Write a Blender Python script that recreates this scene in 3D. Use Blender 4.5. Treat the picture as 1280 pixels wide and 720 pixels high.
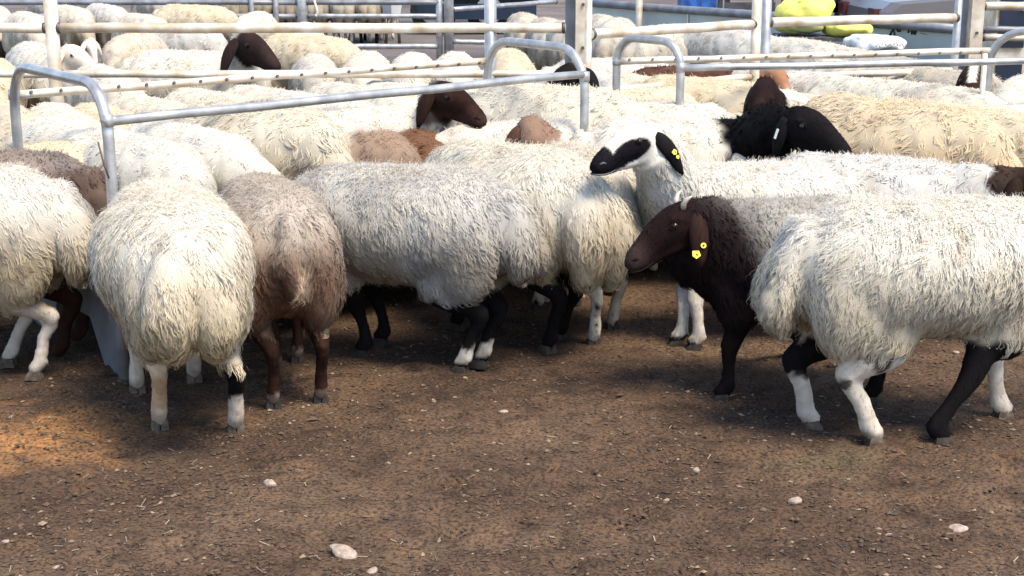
import bpy, math, random
import numpy as np
from mathutils import Vector, kdtree
from math import radians as R, sin, cos, tan, atan, pi

C = bpy.context.scene.collection
for o in list(bpy.data.objects): bpy.data.objects.remove(o)
scn = bpy.context.scene
# ------------------------------------------------------------------ camera
FPX, PITCH, CAMH = 1840.0, R(13.75), 1.5
cd = bpy.data.cameras.new('camera'); cam = bpy.data.objects.new('camera', cd); C.objects.link(cam)
cam.location = (0, 0, CAMH); cam.rotation_euler = (pi/2 - PITCH, 0, 0)
cd.sensor_width = 36; cd.lens = 36*FPX/1280; cd.clip_start = .05; cd.clip_end = 2000
scn.camera = cam
# ------------------------------------------------------------------ light
SUN_EL, SUN_AZ = R(60), R(-48)          # azimuth measured from +x, counter-clockwise: behind the camera, to the right
w = bpy.data.worlds.new('World'); scn.world = w; w.use_nodes = True
nt = w.node_tree; bg = nt.nodes['Background']
sky = nt.nodes.new('ShaderNodeTexSky'); sky.sky_type = 'NISHITA'; sky.sun_disc = False
sky.sun_elevation = SUN_EL; sky.sun_rotation = R(90) - SUN_AZ
nt.links.new(sky.outputs[0], bg.inputs[0]); bg.inputs[1].default_value = .15
sl = bpy.data.lights.new('sun', 'SUN'); sl.energy = 3.0; sl.angle = R(24); sl.color = (1, .88, .69)
sun = bpy.data.objects.new('sun', sl); C.objects.link(sun)
sd = Vector((cos(SUN_EL)*cos(SUN_AZ), cos(SUN_EL)*sin(SUN_AZ), sin(SUN_EL)))
sun.rotation_euler = sd.to_track_quat('Z', 'Y').to_euler(); sun.location = (3, -4, 6)
scn.view_settings.view_transform = 'Standard'; scn.view_settings.look = 'None'
scn.view_settings.exposure = 1.2; scn.view_settings.gamma = 1
scn.render.engine = 'CYCLES'
scn.cycles.max_bounces = 6; scn.cycles.diffuse_bounces = 3

# ------------------------------------------------------------------ helpers
def at(u, v, z=0.0):
    """the point at height z that the photograph shows at pixel (u, v)"""
    a = PITCH + atan((v-360)/FPX); d = (CAMH - z)/tan(a)
    D = d*cos(PITCH) + (CAMH-z)*sin(PITCH)
    return Vector(((u-640)/FPX*D, d, z))
def atd(u, v, d):
    """the point at ground distance d seen at pixel (u, v)"""
    a = PITCH + atan((v-360)/FPX); z = CAMH - d*tan(a)
    D = d*cos(PITCH) + (CAMH-z)*sin(PITCH)
    return Vector(((u-640)/FPX*D, d, z))

def tag(o, label=None, cat=None, group=None, kind=None):
    if label: o['label'] = label
    if cat: o['category'] = cat
    if group: o['group'] = group
    if kind: o['kind'] = kind
    return o
def empty(name, loc, rz=0, label=None, cat=None, group=None):
    o = bpy.data.objects.new(name, None); C.objects.link(o); o.location = loc; o.rotation_euler = (0, 0, rz)
    o.empty_display_size = .1
    return tag(o, label, cat, group)
TRI = [0]
def mesh_np(name, V, faces_flat, sizes, mat, parent=None, smooth=True, cols=None, nrm=None):
    """fast mesh: V (n,3), flat vertex indices, face sizes"""
    me = bpy.data.meshes.new(name)
    V = np.asarray(V, np.float32); idx = np.asarray(faces_flat, np.int32).ravel(); sizes = np.asarray(sizes, np.int32)
    me.vertices.add(len(V)); me.vertices.foreach_set('co', V.ravel())
    me.loops.add(len(idx)); me.loops.foreach_set('vertex_index', idx)
    me.polygons.add(len(sizes)); st = np.zeros(len(sizes), np.int32); st[1:] = np.cumsum(sizes)[:-1]
    me.polygons.foreach_set('loop_start', st); me.polygons.foreach_set('loop_total', sizes)
    me.polygons.foreach_set('use_smooth', np.full(len(sizes), smooth, bool))
    me.update(calc_edges=True); TRI[0] += int((sizes-2).sum())
    if nrm is not None:
        a = me.attributes.new('custom_normal', 'FLOAT_VECTOR', 'POINT'); a.data.foreach_set('vector', np.asarray(nrm, np.float32).ravel()); me.update()
    if cols is not None:
        a = me.color_attributes.new('col', 'FLOAT_COLOR', 'POINT')
        c4 = np.ones((len(V), 4), np.float32); c4[:, :3] = cols; a.data.foreach_set('color', c4.ravel())
    if mat: me.materials.append(mat)
    o = bpy.data.objects.new(name, me); C.objects.link(o)
    if parent: o.parent = parent
    return o
def mk(name, V, F, mat, parent=None, smooth=True, cols=None):
    return mesh_np(name, V, [i for f in F for i in f], [len(f) for f in F], mat, parent, smooth, cols)
class MB:
    def __init__(s): s.V = []; s.F = []
    def add(s, V, F):
        n = len(s.V); s.V += [tuple(v) for v in V]; s.F += [tuple(i+n for i in f) for f in F]; return s
    def box(s, c, d, rz=0, b=.0):
        cx, cy, cz = c; x, y, z = d[0]/2, d[1]/2, d[2]/2; q = []
        for a in (-1, 1):
            for bb in (-1, 1):
                for e in (-1, 1):
                    px, py = a*x, bb*y
                    q.append((cx+px*cos(rz)-py*sin(rz), cy+px*sin(rz)+py*cos(rz), cz+e*z))
        return s.add(q, [(0,1,3,2),(4,6,7,5),(0,4,5,1),(2,3,7,6),(0,2,6,4),(1,5,7,3)])
    def tube(s, pts, r, seg=10, caps=True):
        V, F = tube(pts, r, seg, caps); return s.add(V, F)
    def build(s, name, mat, parent=None, smooth=False): return mk(name, s.V, s.F, mat, parent, smooth)
def tube(pts, r, seg=10, caps=True):
    pts = [Vector(p) for p in pts]; n = len(pts); V = []; F = []
    rr = r if hasattr(r, '__len__') else [r]*n
    prev = None
    for i, p in enumerate(pts):
        t = (pts[min(i+1, n-1)] - pts[max(i-1, 0)]).normalized()
        if prev is None:
            ref = Vector((0, 0, 1)) if abs(t.z) < .9 else Vector((1, 0, 0))
            a = t.cross(ref).normalized()
        else: a = (prev - t*prev.dot(t)).normalized()
        prev = a; b = t.cross(a)
        for k in range(seg):
            an = 2*pi*k/seg; V.append(p + a*cos(an)*rr[i] + b*sin(an)*rr[i])
    for i in range(n-1):
        for k in range(seg):
            k2 = (k+1) % seg
            F.append((i*seg+k, i*seg+k2, (i+1)*seg+k2, (i+1)*seg+k))
    if caps:
        F.append(tuple(range(seg-1, -1, -1))); F.append(tuple((n-1)*seg+k for k in range(seg)))
    return V, F
def smooth_tube(o):   # smooth sides, flat caps
    for p in o.data.polygons: p.use_smooth = len(p.vertices) == 4
    return o
def catmull(P, sub):
    P = [np.asarray(p, float) for p in P]; n = len(P); out = []
    for i in range(n-1):
        p0 = P[max(i-1, 0)]; p1 = P[i]; p2 = P[i+1]; p3 = P[min(i+2, n-1)]
        for k in range(sub):
            t = k/sub
            out.append(.5*((2*p1)+(p2-p0)*t+(2*p0-5*p1+4*p2-p3)*t*t+(3*p1-p0-3*p2+p3)*t**3))
    out.append(P[-1]); return np.array(out)
def chain(pts, rad, up=(0, 0, 1), sub=4, seg=18):
    """closed organic tube; rad: list of (r_side, r_up)"""
    Q = catmull([list(p)+list(r if hasattr(r, '__len__') else (r, r)) for p, r in zip(pts, rad)], sub)
    P = Q[:, :3]; RR = np.maximum(Q[:, 3:], .004)
    # round caps
    t0 = P[0]-P[1]; t0 /= np.linalg.norm(t0); t1 = P[-1]-P[-2]; t1 /= np.linalg.norm(t1)
    r0 = RR[0].mean()*.8; r1 = RR[-1].mean()*.8
    pre = [(P[0]+t0*r0*sin(a), RR[0]*cos(a)) for a in (1.35, .95, .5)]
    post = [(P[-1]+t1*r1*sin(a), RR[-1]*cos(a)) for a in (.5, .95, 1.35)]
    P = np.array([q[0] for q in pre]+list(P)+[q[0] for q in post]); RR = np.array([q[1] for q in pre]+list(RR)+[q[1] for q in post])
    n = len(P); V = []; F = []; up = Vector(up)
    for i in range(n):
        t = Vector(P[min(i+1, n-1)]-P[max(i-1, 0)]).normalized()
        a = up.cross(t)
        if a.length < .15: a = Vector((0, 1, 0))
        a.normalize(); b = t.cross(a)
        for k in range(seg):
            an = 2*pi*k/seg; V.append(Vector(P[i]) + a*cos(an)*RR[i][0] + b*sin(an)*RR[i][1])
    for i in range(n-1):
        for k in range(seg):
            k2 = (k+1) % seg; F.append((i*seg+k, i*seg+k2, (i+1)*seg+k2, (i+1)*seg+k))
    F.append(tuple(range(seg-1, -1, -1))); F.append(tuple((n-1)*seg+k for k in range(seg)))
    return V, F
def ellipsoid(c, r, rot=None, seg=16, rings=10):
    V = []; F = []
    for i in range(1, rings):
        th = pi*i/rings
        for k in range(seg):
            ph = 2*pi*k/seg; V.append(Vector((r[0]*sin(th)*cos(ph), r[1]*sin(th)*sin(ph), r[2]*cos(th))))
    V += [Vector((0, 0, r[2])), Vector((0, 0, -r[2]))]; T = len(V)-2
    for i in range(rings-2):
        for k in range(seg):
            k2 = (k+1) % seg; F.append((i*seg+k, (i+1)*seg+k, (i+1)*seg+k2, i*seg+k2))
    for k in range(seg):
        k2 = (k+1) % seg; F.append((T, k, k2)); F.append((T+1, (rings-2)*seg+k2, (rings-2)*seg+k))
    if rot is not None: V = [rot @ v for v in V]
    return [v+Vector(c) for v in V], F
def hash3(i, j, k, seed):
    h = (i.astype(np.int64)*374761393 + j.astype(np.int64)*668265263 + k.astype(np.int64)*2147483647 + seed*974634777) & 0xffffffff
    h = ((h ^ (h >> 13))*1274126177) & 0xffffffff
    return ((h ^ (h >> 16)) & 0xffff)/65535.0
def vnoise(P, s, seed=0):
    """value noise in -1..1 at wavelength s (scalar or per-axis)"""
    Q = np.asarray(P, float)/np.asarray(s, float); I = np.floor(Q).astype(np.int64); f = Q-I; f = f*f*(3-2*f)
    r = 0
    for a in (0, 1):
        for b in (0, 1):
            for c in (0, 1):
                wgt = (f[:, 0] if a else 1-f[:, 0])*(f[:, 1] if b else 1-f[:, 1])*(f[:, 2] if c else 1-f[:, 2])
                r = r + wgt*hash3(I[:, 0]+a, I[:, 1]+b, I[:, 2]+c, seed)
    return r*2-1
def sstep(a, b, x): t = np.clip((x-a)/(b-a), 0, 1); return t*t*(3-2*t)
def mix(a, b, t): t = np.asarray(t)[:, None]; return a*(1-t)+b*t

# ------------------------------------------------------------------ materials
MATS = {}
def pmat(name, col=(.5, .5, .5), rough=.6, metal=0.0, build=None, bump=None, var=None):
    if name in MATS: return MATS[name]
    m = bpy.data.materials.new(name); m.use_nodes = True; n = m.node_tree.nodes; l = m.node_tree.links
    b = n['Principled BSDF']; b.inputs['Base Color'].default_value = (*col, 1); b.inputs['Roughness'].default_value = rough
    b.inputs['Metallic'].default_value = metal
    tc = n.new('ShaderNodeTexCoord')
    if var:   # (scale, dark colour, amount)
        nz = n.new('ShaderNodeTexNoise'); nz.inputs['Scale'].default_value = var[0]; nz.inputs['Detail'].default_value = 6
        rp = n.new('ShaderNodeValToRGB'); rp.color_ramp.elements[0].position = .35; rp.color_ramp.elements[1].position = .68
        rp.color_ramp.elements[0].color = (*var[1], 1); rp.color_ramp.elements[1].color = (*col, 1)
        l.new(tc.outputs['Object'], nz.inputs['Vector']); l.new(nz.outputs['Fac'], rp.inputs[0]); l.new(rp.outputs[0], b.inputs['Base Color'])
    if bump:
        nb = n.new('ShaderNodeTexNoise'); nb.inputs['Scale'].default_value = bump[0]; nb.inputs['Detail'].default_value = 5
        bp = n.new('ShaderNodeBump'); bp.inputs['Strength'].default_value = bump[1]; bp.inputs['Distance'].default_value = bump[2]
        l.new(tc.outputs['Object'], nb.inputs['Vector']); l.new(nb.outputs['Fac'], bp.inputs['Height']); l.new(bp.outputs[0], b.inputs['Normal'])
    if build: build(m, n, l, b, tc)
    MATS[name] = m; return m
def wool_nodes(trans):
    def f(m, n, l, b, tc):
        at_ = n.new('ShaderNodeAttribute'); at_.attribute_name = 'col'
        oi = n.new('ShaderNodeObjectInfo')
        mx = n.new('ShaderNodeMix'); mx.data_type = 'RGBA'; mx.blend_type = 'MULTIPLY'; mx.inputs[0].default_value = 1
        l.new(at_.outputs['Color'], mx.inputs[6]); l.new(oi.outputs['Color'], mx.inputs[7])
        l.new(mx.outputs[2], b.inputs['Base Color'])
        b.inputs['Specular IOR Level'].default_value = .15 if trans else .06
        if trans:
            tr = n.new('ShaderNodeBsdfTranslucent'); l.new(mx.outputs[2], tr.inputs[0])
            ms = n.new('ShaderNodeMixShader'); ms.inputs[0].default_value = trans
            out = n['Material Output']; l.new(b.outputs[0], ms.inputs[1]); l.new(tr.outputs[0], ms.inputs[2]); l.new(ms.outputs[0], out.inputs[0])
    return f
M_WOOL = pmat('wool_locks', rough=.85, build=wool_nodes(.42))
M_BODY = pmat('short_hair_coat', rough=.75, build=wool_nodes(0), bump=(260, .5, .004))
def attr_nodes(m, n, l, b, tc):
    a = n.new('ShaderNodeAttribute'); a.attribute_name = 'col'; l.new(a.outputs['Color'], b.inputs['Base Color'])
M_CRUMB = pmat('dirt_crumbs', rough=.9, build=attr_nodes)
M_EYE = pmat('eye_gloss', (.012, .008, .006), .12)
M_HORN = pmat('horn', (.42, .36, .30), .45, bump=(60, .4, .003))
M_HOOF = pmat('hoof_horn', (.035, .027, .021), .85, var=(30, (.012, .009, .007)), bump=(80, .4, .002))
M_HOOFP = pmat('pale_hoof_horn', (.12, .090, .062), .85, var=(45, (.035, .025, .018)), bump=(80, .4, .002))
M_TAGY = pmat('yellow_tag_plastic', (.85, .78, .06), .35)
M_TAGW = pmat('white_tag_plastic', (.8, .8, .76), .35)
M_INK = pmat('black_ink', (.02, .02, .02), .5)
M_GALV = pmat('galvanised_tube', (.50, .50, .49), .38, .55, var=(14, (.30, .30, .31)), bump=(90, .25, .002))
M_CREAM = pmat('weathered_zinc_paint', (.74, .70, .61), .45, .25, var=(9, (.44, .34, .24)), bump=(70, .25, .002))
M_DKRAIL = pmat('grey_blue_rail_paint', (.24, .26, .29), .5, .3, var=(8, (.14, .14, .15)), bump=(60, .2, .002))
M_TROUGH = pmat('trough_sheet_metal', (.20, .22, .25), .55, .3, var=(6, (.12, .125, .14)), bump=(25, .3, .003))
M_BOLT = pmat('bolt_steel', (.10, .09, .09), .5, .6)
M_RUST = pmat('rusty_wire', (.12, .07, .05), .7, .4)

# ------------------------------------------------------------------ sheep
DG = None
def remesh(V, F, vox, smooth=5):
    me = bpy.data.meshes.new('body'); me.from_pydata([tuple(v) for v in V], [], F)
    o = bpy.data.objects.new('tmp', me); C.objects.link(o)
    md = o.modifiers.new('r', 'REMESH'); md.mode = 'VOXEL'; md.voxel_size = vox; md.adaptivity = 0
    ms = o.modifiers.new('s', 'SMOOTH'); ms.factor = .5; ms.iterations = smooth
    dg = bpy.context.evaluated_depsgraph_get(); dg.update()
    m2 = bpy.data.meshes.new_from_object(o.evaluated_get(dg))
    bpy.data.objects.remove(o); bpy.data.meshes.remove(me)
    return m2
def frame(d):
    d = Vector(d).normalized(); s = Vector((0, 0, 1)).cross(d)
    if s.length < .1: s = Vector((0, 1, 0))
    s.normalize(); return d, s, d.cross(s)          # forward, left, up
WHITE = np.array((.84, .79, .695)); CREAM = np.array((.72, .62, .47)); DIRTY = np.array((.50, .40, .29))
BLACK = np.array((.007, .006, .0065)); DBROWN = np.array((.030, .015, .012)); BROWN = np.array((.17, .085, .055)); TAN = np.array((.45, .28, .17))

def build_sheep(sp):
    rng = np.random.default_rng(sp.get('seed', 1)); g = sp.get
    fx = {}
    fat = g('fat', 1.0)
    # ---- skeleton of lofts (local: x forward, y left, z up)
    V = []; F = []
    def add(vf):
        n = len(V); V.extend(vf[0]); F.extend([tuple(i+n for i in f) for f in vf[1]])
    yaw = g('bend', 0.0)                    # sideways bend of the front of the body
    T = [(-.43, .545, .075, .085), (-.40, .54, .135, .145), (-.33, .53, .180, .190), (-.22, .522, .200*fat, .210), (-.08, .515, .208*fat, .210),
         (.06, .512, .208*fat, .207), (.18, .52, .185*fat**.5, .202), (.27, .53, .155, .185), (.34, .535, .115, .14)]
    pts = [(x, yaw*max(0, x+.1)**2, z) for x, z, a, b in T]; rad = [(a, b) for x, z, a, b in T]
    add(chain(pts, rad, sub=4, seg=28))
    for s in (-1, 1):
        add(ellipsoid((-.285, s*.105, .455), (.138, .088, .185)))
        add(ellipsoid((.19, s*.095, .42), (.10, .07, .17)))
    tail = g('tail', (.085, .30))           # half width, lowest z
    if tail:
        tw, tz = tail
        for s in (-1, 1):
            add(chain([(-.41, s*.02, .64), (-.465, s*tw*.55, .53), (-.490, s*tw*.68, .43), (-.470, s*tw*.60, tz+.04)], [.05, tw*.72, tw*.78, tw*.5], up=(1, 0, 0), sub=4, seg=14))
    else:
        add(chain([(-.40, 0, .66), (-.455, 0, .58), (-.472, 0, .48), (-.465, 0, .42)], [.045, .05, .04, .02], up=(1, 0, 0), sub=3, seg=12))
    hips = {}
    feet = g('feet') or {'HL': (-.30, .10), 'HR': (-.28, -.10), 'FL': (.19, .085), 'FR': (.21, -.085)}
    lr = g('legr', 1.0)
    legs = {}
    for k, (x, y) in feet.items():
        s = 1 if k[1] == 'L' else -1
        if k[0] == 'H':
            hx_ = .75*(x-.062)+.25*(-.352); P = [(-.26, s*.09, .44), (-.20+(x+.29)*.3, s*.105, .33), (hx_, y*.75+s*.025, .225), (hx_+(x-hx_)*.50, y, .14), (x-.010, y, .060), (x+.012, y, .028)]
            rr = [(.07, .10), (.056, .082), (.028, .037), (.0225, .0265), (.0255, .0285), (.0235, .028)]
        else:
            bx = g('knee', {}).get(k, 0)
            ex = .17+(x-.2)*.15; P = [(.20, s*.085, .42), (ex, s*.085, .33), (ex+(x-ex)*.46+.012+bx, y*.75+s*.022, .205), (ex+(x-ex)*.76, y, .125), (x-.008, y, .056), (x+.014, y, .028)]
            rr = [(.06, .09), (.043, .055), (.031, .034), (.0215, .0235), (.0255, .028), (.025, .029)]
        z0 = .0
        P = [np.array(p)+np.array((0, 0, z0)) for p in P]
        rr = [(a*lr, b*lr) for a, b in rr]
        legs[k] = P; add(chain(P, rr, up=(1, 0, 0), sub=5, seg=14))
    # neck and head
    for k, Pk in legs.items():
        q = Pk[2]; add(ellipsoid(q+np.array((-.012 if k[0] == 'H' else .008, 0, .0)), (.030*lr, .027*lr, .036*lr), seg=12, rings=8))
        q = Pk[4]; add(ellipsoid(q+np.array((-.012, 0, -.004)), (.022*lr, .024*lr, .020*lr), seg=12, rings=8))
    poll = np.array(g('poll', (.50, 0, .40))); muz = np.array(g('muz', (.62, 0, .20)))
    d, sd_, up = frame(muz-poll); dn = np.array(d); sn = np.array(sd_); un = np.array(up)
    hs = g('hs', 1.0)
    nb = np.array((.26, yaw*.13, .54)); mid = (nb*.45+poll*.55)+np.array(g('neckmid', (0, 0, .0)))
    nk = g('neck', 1.0)
    add(chain([nb-np.array((.1, 0, .01)), nb, mid, poll+dn*.02-un*.012, poll+dn*.06-un*.01], [(.14*nk, .16*nk), (.125*nk, .15*nk), (.088*nk, .112*nk), (.056, .072), (.040, .05)], sub=4, seg=20))
    HS = [(.00, .050, .056, .000), (.045, .056, .066, .004), (.085, .054, .068, .006), (.125, .044, .061, .006), (.165, .037, .053, .000), (.205, .0335, .046, -.010), (.235, .033, .041, -.018), (.256, .029, .033, -.024)]
    add(chain([poll+hs*(dn*x+un*zo) for x, a, b, zo in HS], [(a*hs, b*hs) for x, a, b, zo in HS], sub=4, seg=20))
    add(chain([poll+hs*(dn*x-un*z) for x, z in ((.055, .045), (.11, .046), (.17, .046), (.225, .050))], [(r*hs, r*.85*hs) for r in (.040, .035, .025, .018)], sub=3, seg=12))   # jaw
    for s in (-1, 1):
        V_, F_ = ellipsoid(poll+hs*(dn*.075+sn*s*.040+un*.036), (.026*hs, .016*hs, .014*hs)); add((V_, F_))   # brow
    me = remesh(V, F, sp.get('vox', .009), g('sm', 5))
    n = len(me.vertices); P = np.empty(n*3, np.float32); me.vertices.foreach_get('co', P); P = P.reshape(-1, 3).astype(float)
    N = np.empty(n*3, np.float32); me.vertex_normals.foreach_get('vector', N); N = N.reshape(-1, 3).astype(float)
    # ---- masks
    Hh = P-poll; hx = Hh@dn/hs; hy = Hh@sn/hs; hz = Hh@un/hs
    hr = np.sqrt(hy**2+hz**2)
    hlim = .074+.030*sstep(.02, .09, hx)
    head = sstep(g('polledge', .0)-.03, g('polledge', .0)+.02, hx)*(1-sstep(hlim, hlim+.016, hr))*(1-sstep(.30, .32, hx))
    zhem = g('hem', .285)+.02*vnoise(P, .05, 3)+np.where(P[:, 0] > .05, .015, 0)
    leg = 1-sstep(zhem-.012, zhem+.012, P[:, 2]); leg = leg*(1-head)
    woolm = (1-head)*(1-leg)
    dis = .007*vnoise(P, (.035, .035, .07), 7)+.012*vnoise(P, (.09, .09, .13), 8)
    P2 = P+N*(dis*woolm)[:, None]
    P2 += N*(.0012*vnoise(P, .012, 5)*leg)[:, None]
    # ---- colours
    def woolcol(Q):
        base = g('wool', WHITE)
        c = np.tile(base, (len(Q), 1))
        c = mix(c, np.asarray(g('low', CREAM))*np.array((.82, .79, .72)), np.clip(sstep(.68, .38, Q[:, 2])*.88+.22*vnoise(Q, .14, 11), 0, 1))  # lower flank: cream tone plus painted shading, as under light from above
        c = mix(c, DIRTY*(.6+.4*base.mean()/.75), np.clip(vnoise(Q, .06, 13)*.8-.35+.5*sstep(.42, .28, Q[:, 2])*(.5+vnoise(Q, .035, 14)), 0, .6))
        c = mix(c, np.array((.93, .90, .84))*base, np.clip(vnoise(Q, .22, 15), 0, .8))
        if g('nape'): c = mix(c, np.asarray(g('nape')[1]), 1-sstep(g('nape')[0]*.8, g('nape')[0], np.linalg.norm(Q-poll, axis=1)+.02*vnoise(Q, .03, 88)))
        for p in g('patch', []): c = mix(c, np.asarray(p[1]), np.clip(p[0](Q), 0, 1))
        return c
    col = woolcol(P)*.55
    hc = g('headcol', None)
    hcc = hc(hx, hy, hz, P) if hc else np.tile(g('face', np.array((.72, .66, .58))), (n, 1))
    hcc = hcc*(1+.14*vnoise(P, .018, 21))[:, None]
    mo = g('mouthc', DBROWN*.5)
    col = mix(col, hcc, head)
    names = list(legs); D = np.stack([np.min(np.linalg.norm(P[:, None, :2]-np.array([q[:2] for q in catmull(legs[k], 3)])[None], axis=2)
                                           + 2*np.min(np.abs(P[:, None, 2]-np.array([q[2] for q in catmull(legs[k], 3)])[None]), axis=1)[:, None]*0, axis=1) for k in names])
    lc = np.zeros((n, 3)); near = D.argmin(0)
    for i, k in enumerate(names):
        fn = g('legcol', {}).get(k) or g('legcol', {}).get('*') or (lambda Q: np.tile(np.array((.66, .60, .52)), (len(Q), 1)))
        m_ = near == i; lc[m_] = fn(P[m_])
    lc = lc*(1+.15*vnoise(P, .015, 22)+.12*vnoise(P, .05, 23))[:, None]
    lc = mix(lc, DIRTY*.55, np.clip(.10+sstep(.14, .0, P[:, 2])*.45+.38*vnoise(P, .03, 24)+.25*vnoise(P, .011, 25), 0, .65)*(lc.mean(1) > .2))
    col = mix(col, lc, leg)
    me.vertices.foreach_set('co', P2.astype(np.float32).ravel())
    a = me.color_attributes.new('col', 'FLOAT_COLOR', 'POINT'); c4 = np.ones((n, 4), np.float32); c4[:, :3] = np.clip(col, 0, 1); a.data.foreach_set('color', c4.ravel())
    me.polygons.foreach_set('use_smooth', np.ones(len(me.polygons), bool)); me.materials.clear(); me.materials.append(M_BODY); me.update()
    # ---- fleece: thousands of tapered, wavy, clumped locks
    me.calc_loop_triangles(); nt_ = len(me.loop_triangles); tri = np.empty(nt_*3, np.int32); me.loop_triangles.foreach_get('vertices', tri); tri = tri.reshape(-1, 3)
    A = np.linalg.norm(np.cross(P2[tri[:, 1]]-P2[tri[:, 0]], P2[tri[:, 2]]-P2[tri[:, 0]]), axis=1)/2
    root = empty('sheep', (0, 0, 0))
    body = bpy.data.objects.new('body', me); C.objects.link(body); body.parent = root; TRI[0] += nt_
    def locks(name, nl, wgt, L0, W0, rows, colf, lift0=.014, clump=.65, amp0=.006, short=False):
        ti = rng.choice(nt_, nl, p=A*wgt/(A*wgt).sum())
        b = rng.random((nl, 2)); fl = b.sum(1) > 1; b[fl] = 1-b[fl]
        w3 = np.stack([1-b.sum(1), b[:, 0], b[:, 1]], 1)
        RP = (P2[tri[ti]]*w3[:, :, None]).sum(1); RN = (N[tri[ti]]*w3[:, :, None]).sum(1); RN /= np.linalg.norm(RN, axis=1)[:, None]
        top = sstep(.50, .95, RN[:, 2])*(0 if short else 1)
        nz = lambda s, k: vnoise(RP, s, k+sp.get('seed', 1)*31)
        fdir = np.stack([-.35+.35*nz(.12, 1)+.5*rng.normal(size=nl)*top, .45*np.sign(RP[:, 1])*top+.5*rng.normal(size=nl)*top+.2*nz(.1, 2), -1+.3*top], 1)
        if short:
            fh = np.tile(dn, (nl, 1)); isl = leg[tri[ti]].mean(1) > .5; fdir = np.where(isl[:, None], np.array((0, 0, -1.))[None], fh)+.18*rng.normal(size=(nl, 3))
        FW = fdir-RN*(fdir*RN).sum(1)[:, None]
        FW /= np.linalg.norm(FW, axis=1)[:, None]+1e-6
        sw = (0 if short else 1)*g('swirl', .35)*(nz(.07, 4)+.6*nz(.03, 5))
        B = np.cross(RN, FW); FW = FW*np.cos(sw)[:, None]+B*np.sin(sw)[:, None]; B = np.cross(RN, FW)
        LL = L0*(1-.55*top)*(.75+.5*rng.random(nl))*np.where((RP[:, 2] < .38) & (not short), 1.12, 1)
        WW = W0*(.7+.6*rng.random(nl))*(1-.38*top)
        if not short:
            nearhead = np.clip(1-np.linalg.norm(RP-poll, axis=1)/.16, 0, 1); LL = LL*(1-.55*nearhead)
        lift = lift0*(.4+rng.random(nl))+top*.006*rng.random(nl)
        stand = (rng.random(nl) < (.06*top+.03)*g('standk', 1)*(not short)); lift = np.where(stand, lift+.016, lift); WW = np.where(stand, WW*.5, WW)
        t = np.linspace(0, 1, rows)[None, :, None]
        amp = amp0*(.6+.6*rng.random(nl)); frq = g('frq', 1.5)*(.8+.4*rng.random(nl)); ph = 2*pi*(nz(.06, 6)+.15*rng.random(nl))
        ph = ph[:, None, None]; e = lambda x: x[:, None, :]; s1 = lambda x: x[:, None, None]
        Cn = e(RP)+e(RN)*((-.002 if short else -.006)+s1(lift)*np.sin(t*1.9)-s1(LL)**2*t**2/.36)+e(FW)*s1(LL)*t
        if amp0 > 0: Cn = Cn+e(B)*s1(amp)*np.sin(2*pi*s1(frq)*t+ph)*t**.6+e(RN)*s1(amp)*.45*np.cos(2*pi*s1(frq)*t+ph)*t
        own = np.zeros(nl, int); nc = 1
        if clump > 0:
            nc = max(60, nl//g('clumpn', 9)); cid = rng.choice(nl, nc, replace=False); kd = kdtree.KDTree(nc)
            for q, i_ in enumerate(cid): kd.insert(RP[i_]*np.array((1, 1, .8)), q)
            kd.balance(); own = np.array([kd.find(p_)[1] for p_ in RP*np.array((1, 1, .8))]); ci = cid[own]
            Cn = Cn+(Cn[ci]-Cn)*(clump*t**1.2)*(np.where(stand, .2, 1)*(1-.5*top))[:, None, None]
        T_ = np.gradient(Cn, axis=1); T_ /= np.linalg.norm(T_, axis=2)[:, :, None]+1e-9
        SB = np.cross(np.broadcast_to(RN[:, None], T_.shape), T_); SB /= np.linalg.norm(SB, axis=2)[:, :, None]+1e-9
        tw = rng.normal(size=nl)*.45
        UB = np.cross(T_, SB); SBt = SB*np.cos(tw)[:, None, None]+UB*np.sin(tw)[:, None, None]; UB = np.cross(T_, SBt)
        wt = s1(WW)*(1-.85*t**1.6)*.5*(.55+.45*np.minimum(1, t*4))
        Lf = (Cn-SBt*wt)[:, :-1]; Rg = (Cn+SBt*wt)[:, :-1]; tip = Cn[:, -1:]
        soft = g('soft', .70)*(1+.35*top)[:, None, None]; rn = np.broadcast_to(RN[:, None], T_.shape)
        nb3 = lambda v: rn*soft+v*(1-soft)
        NN = np.concatenate([np.stack([nb3(-SBt*.8+UB*.5)[:, :-1], nb3(SBt*.8+UB*.5)[:, :-1]], 2).reshape(nl, (rows-1)*2, 3), nb3(UB)[:, -1:]], 1)
        NN /= np.linalg.norm(NN, axis=2)[:, :, None]+1e-9
        m = rows-1
        VV = np.concatenate([np.stack([Lf, Rg], 2).reshape(nl, m*2, 3), tip], 1); nv = m*2+1
        qf = []
        for i_ in range(m-1): qf += [i_*2, (i_+1)*2, (i_+1)*2+1, i_*2+1]
        tf = [(m-1)*2, m*2, (m-1)*2+1]
        off = (np.arange(nl)*nv)[:, None]
        fi = np.concatenate([np.array(qf)[None]+off, np.array(tf)[None]+off], 1)
        sz = np.tile(np.array([4]*(m-1)+[3]), nl)
        wc = colf(RP, ti)*(1+.045*rng.normal(size=nl))[:, None]
        cv = (1+.045*rng.normal(size=nc))[own]; wc = wc*cv[:, None]
        rt = g('rootdark', .80) if not short else .9  # locks darken toward the root, painting in the shade deep in the fleece
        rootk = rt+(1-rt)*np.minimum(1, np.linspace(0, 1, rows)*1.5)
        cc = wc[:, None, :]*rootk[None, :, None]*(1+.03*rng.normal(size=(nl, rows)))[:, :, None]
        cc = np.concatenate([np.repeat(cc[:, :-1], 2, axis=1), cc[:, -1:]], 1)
        return mesh_np(name, VV.reshape(-1, 3), fi.ravel(), sz, M_WOOL, root, True, np.clip(cc.reshape(-1, 3), 0, 1), NN.reshape(-1, 3))
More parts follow.
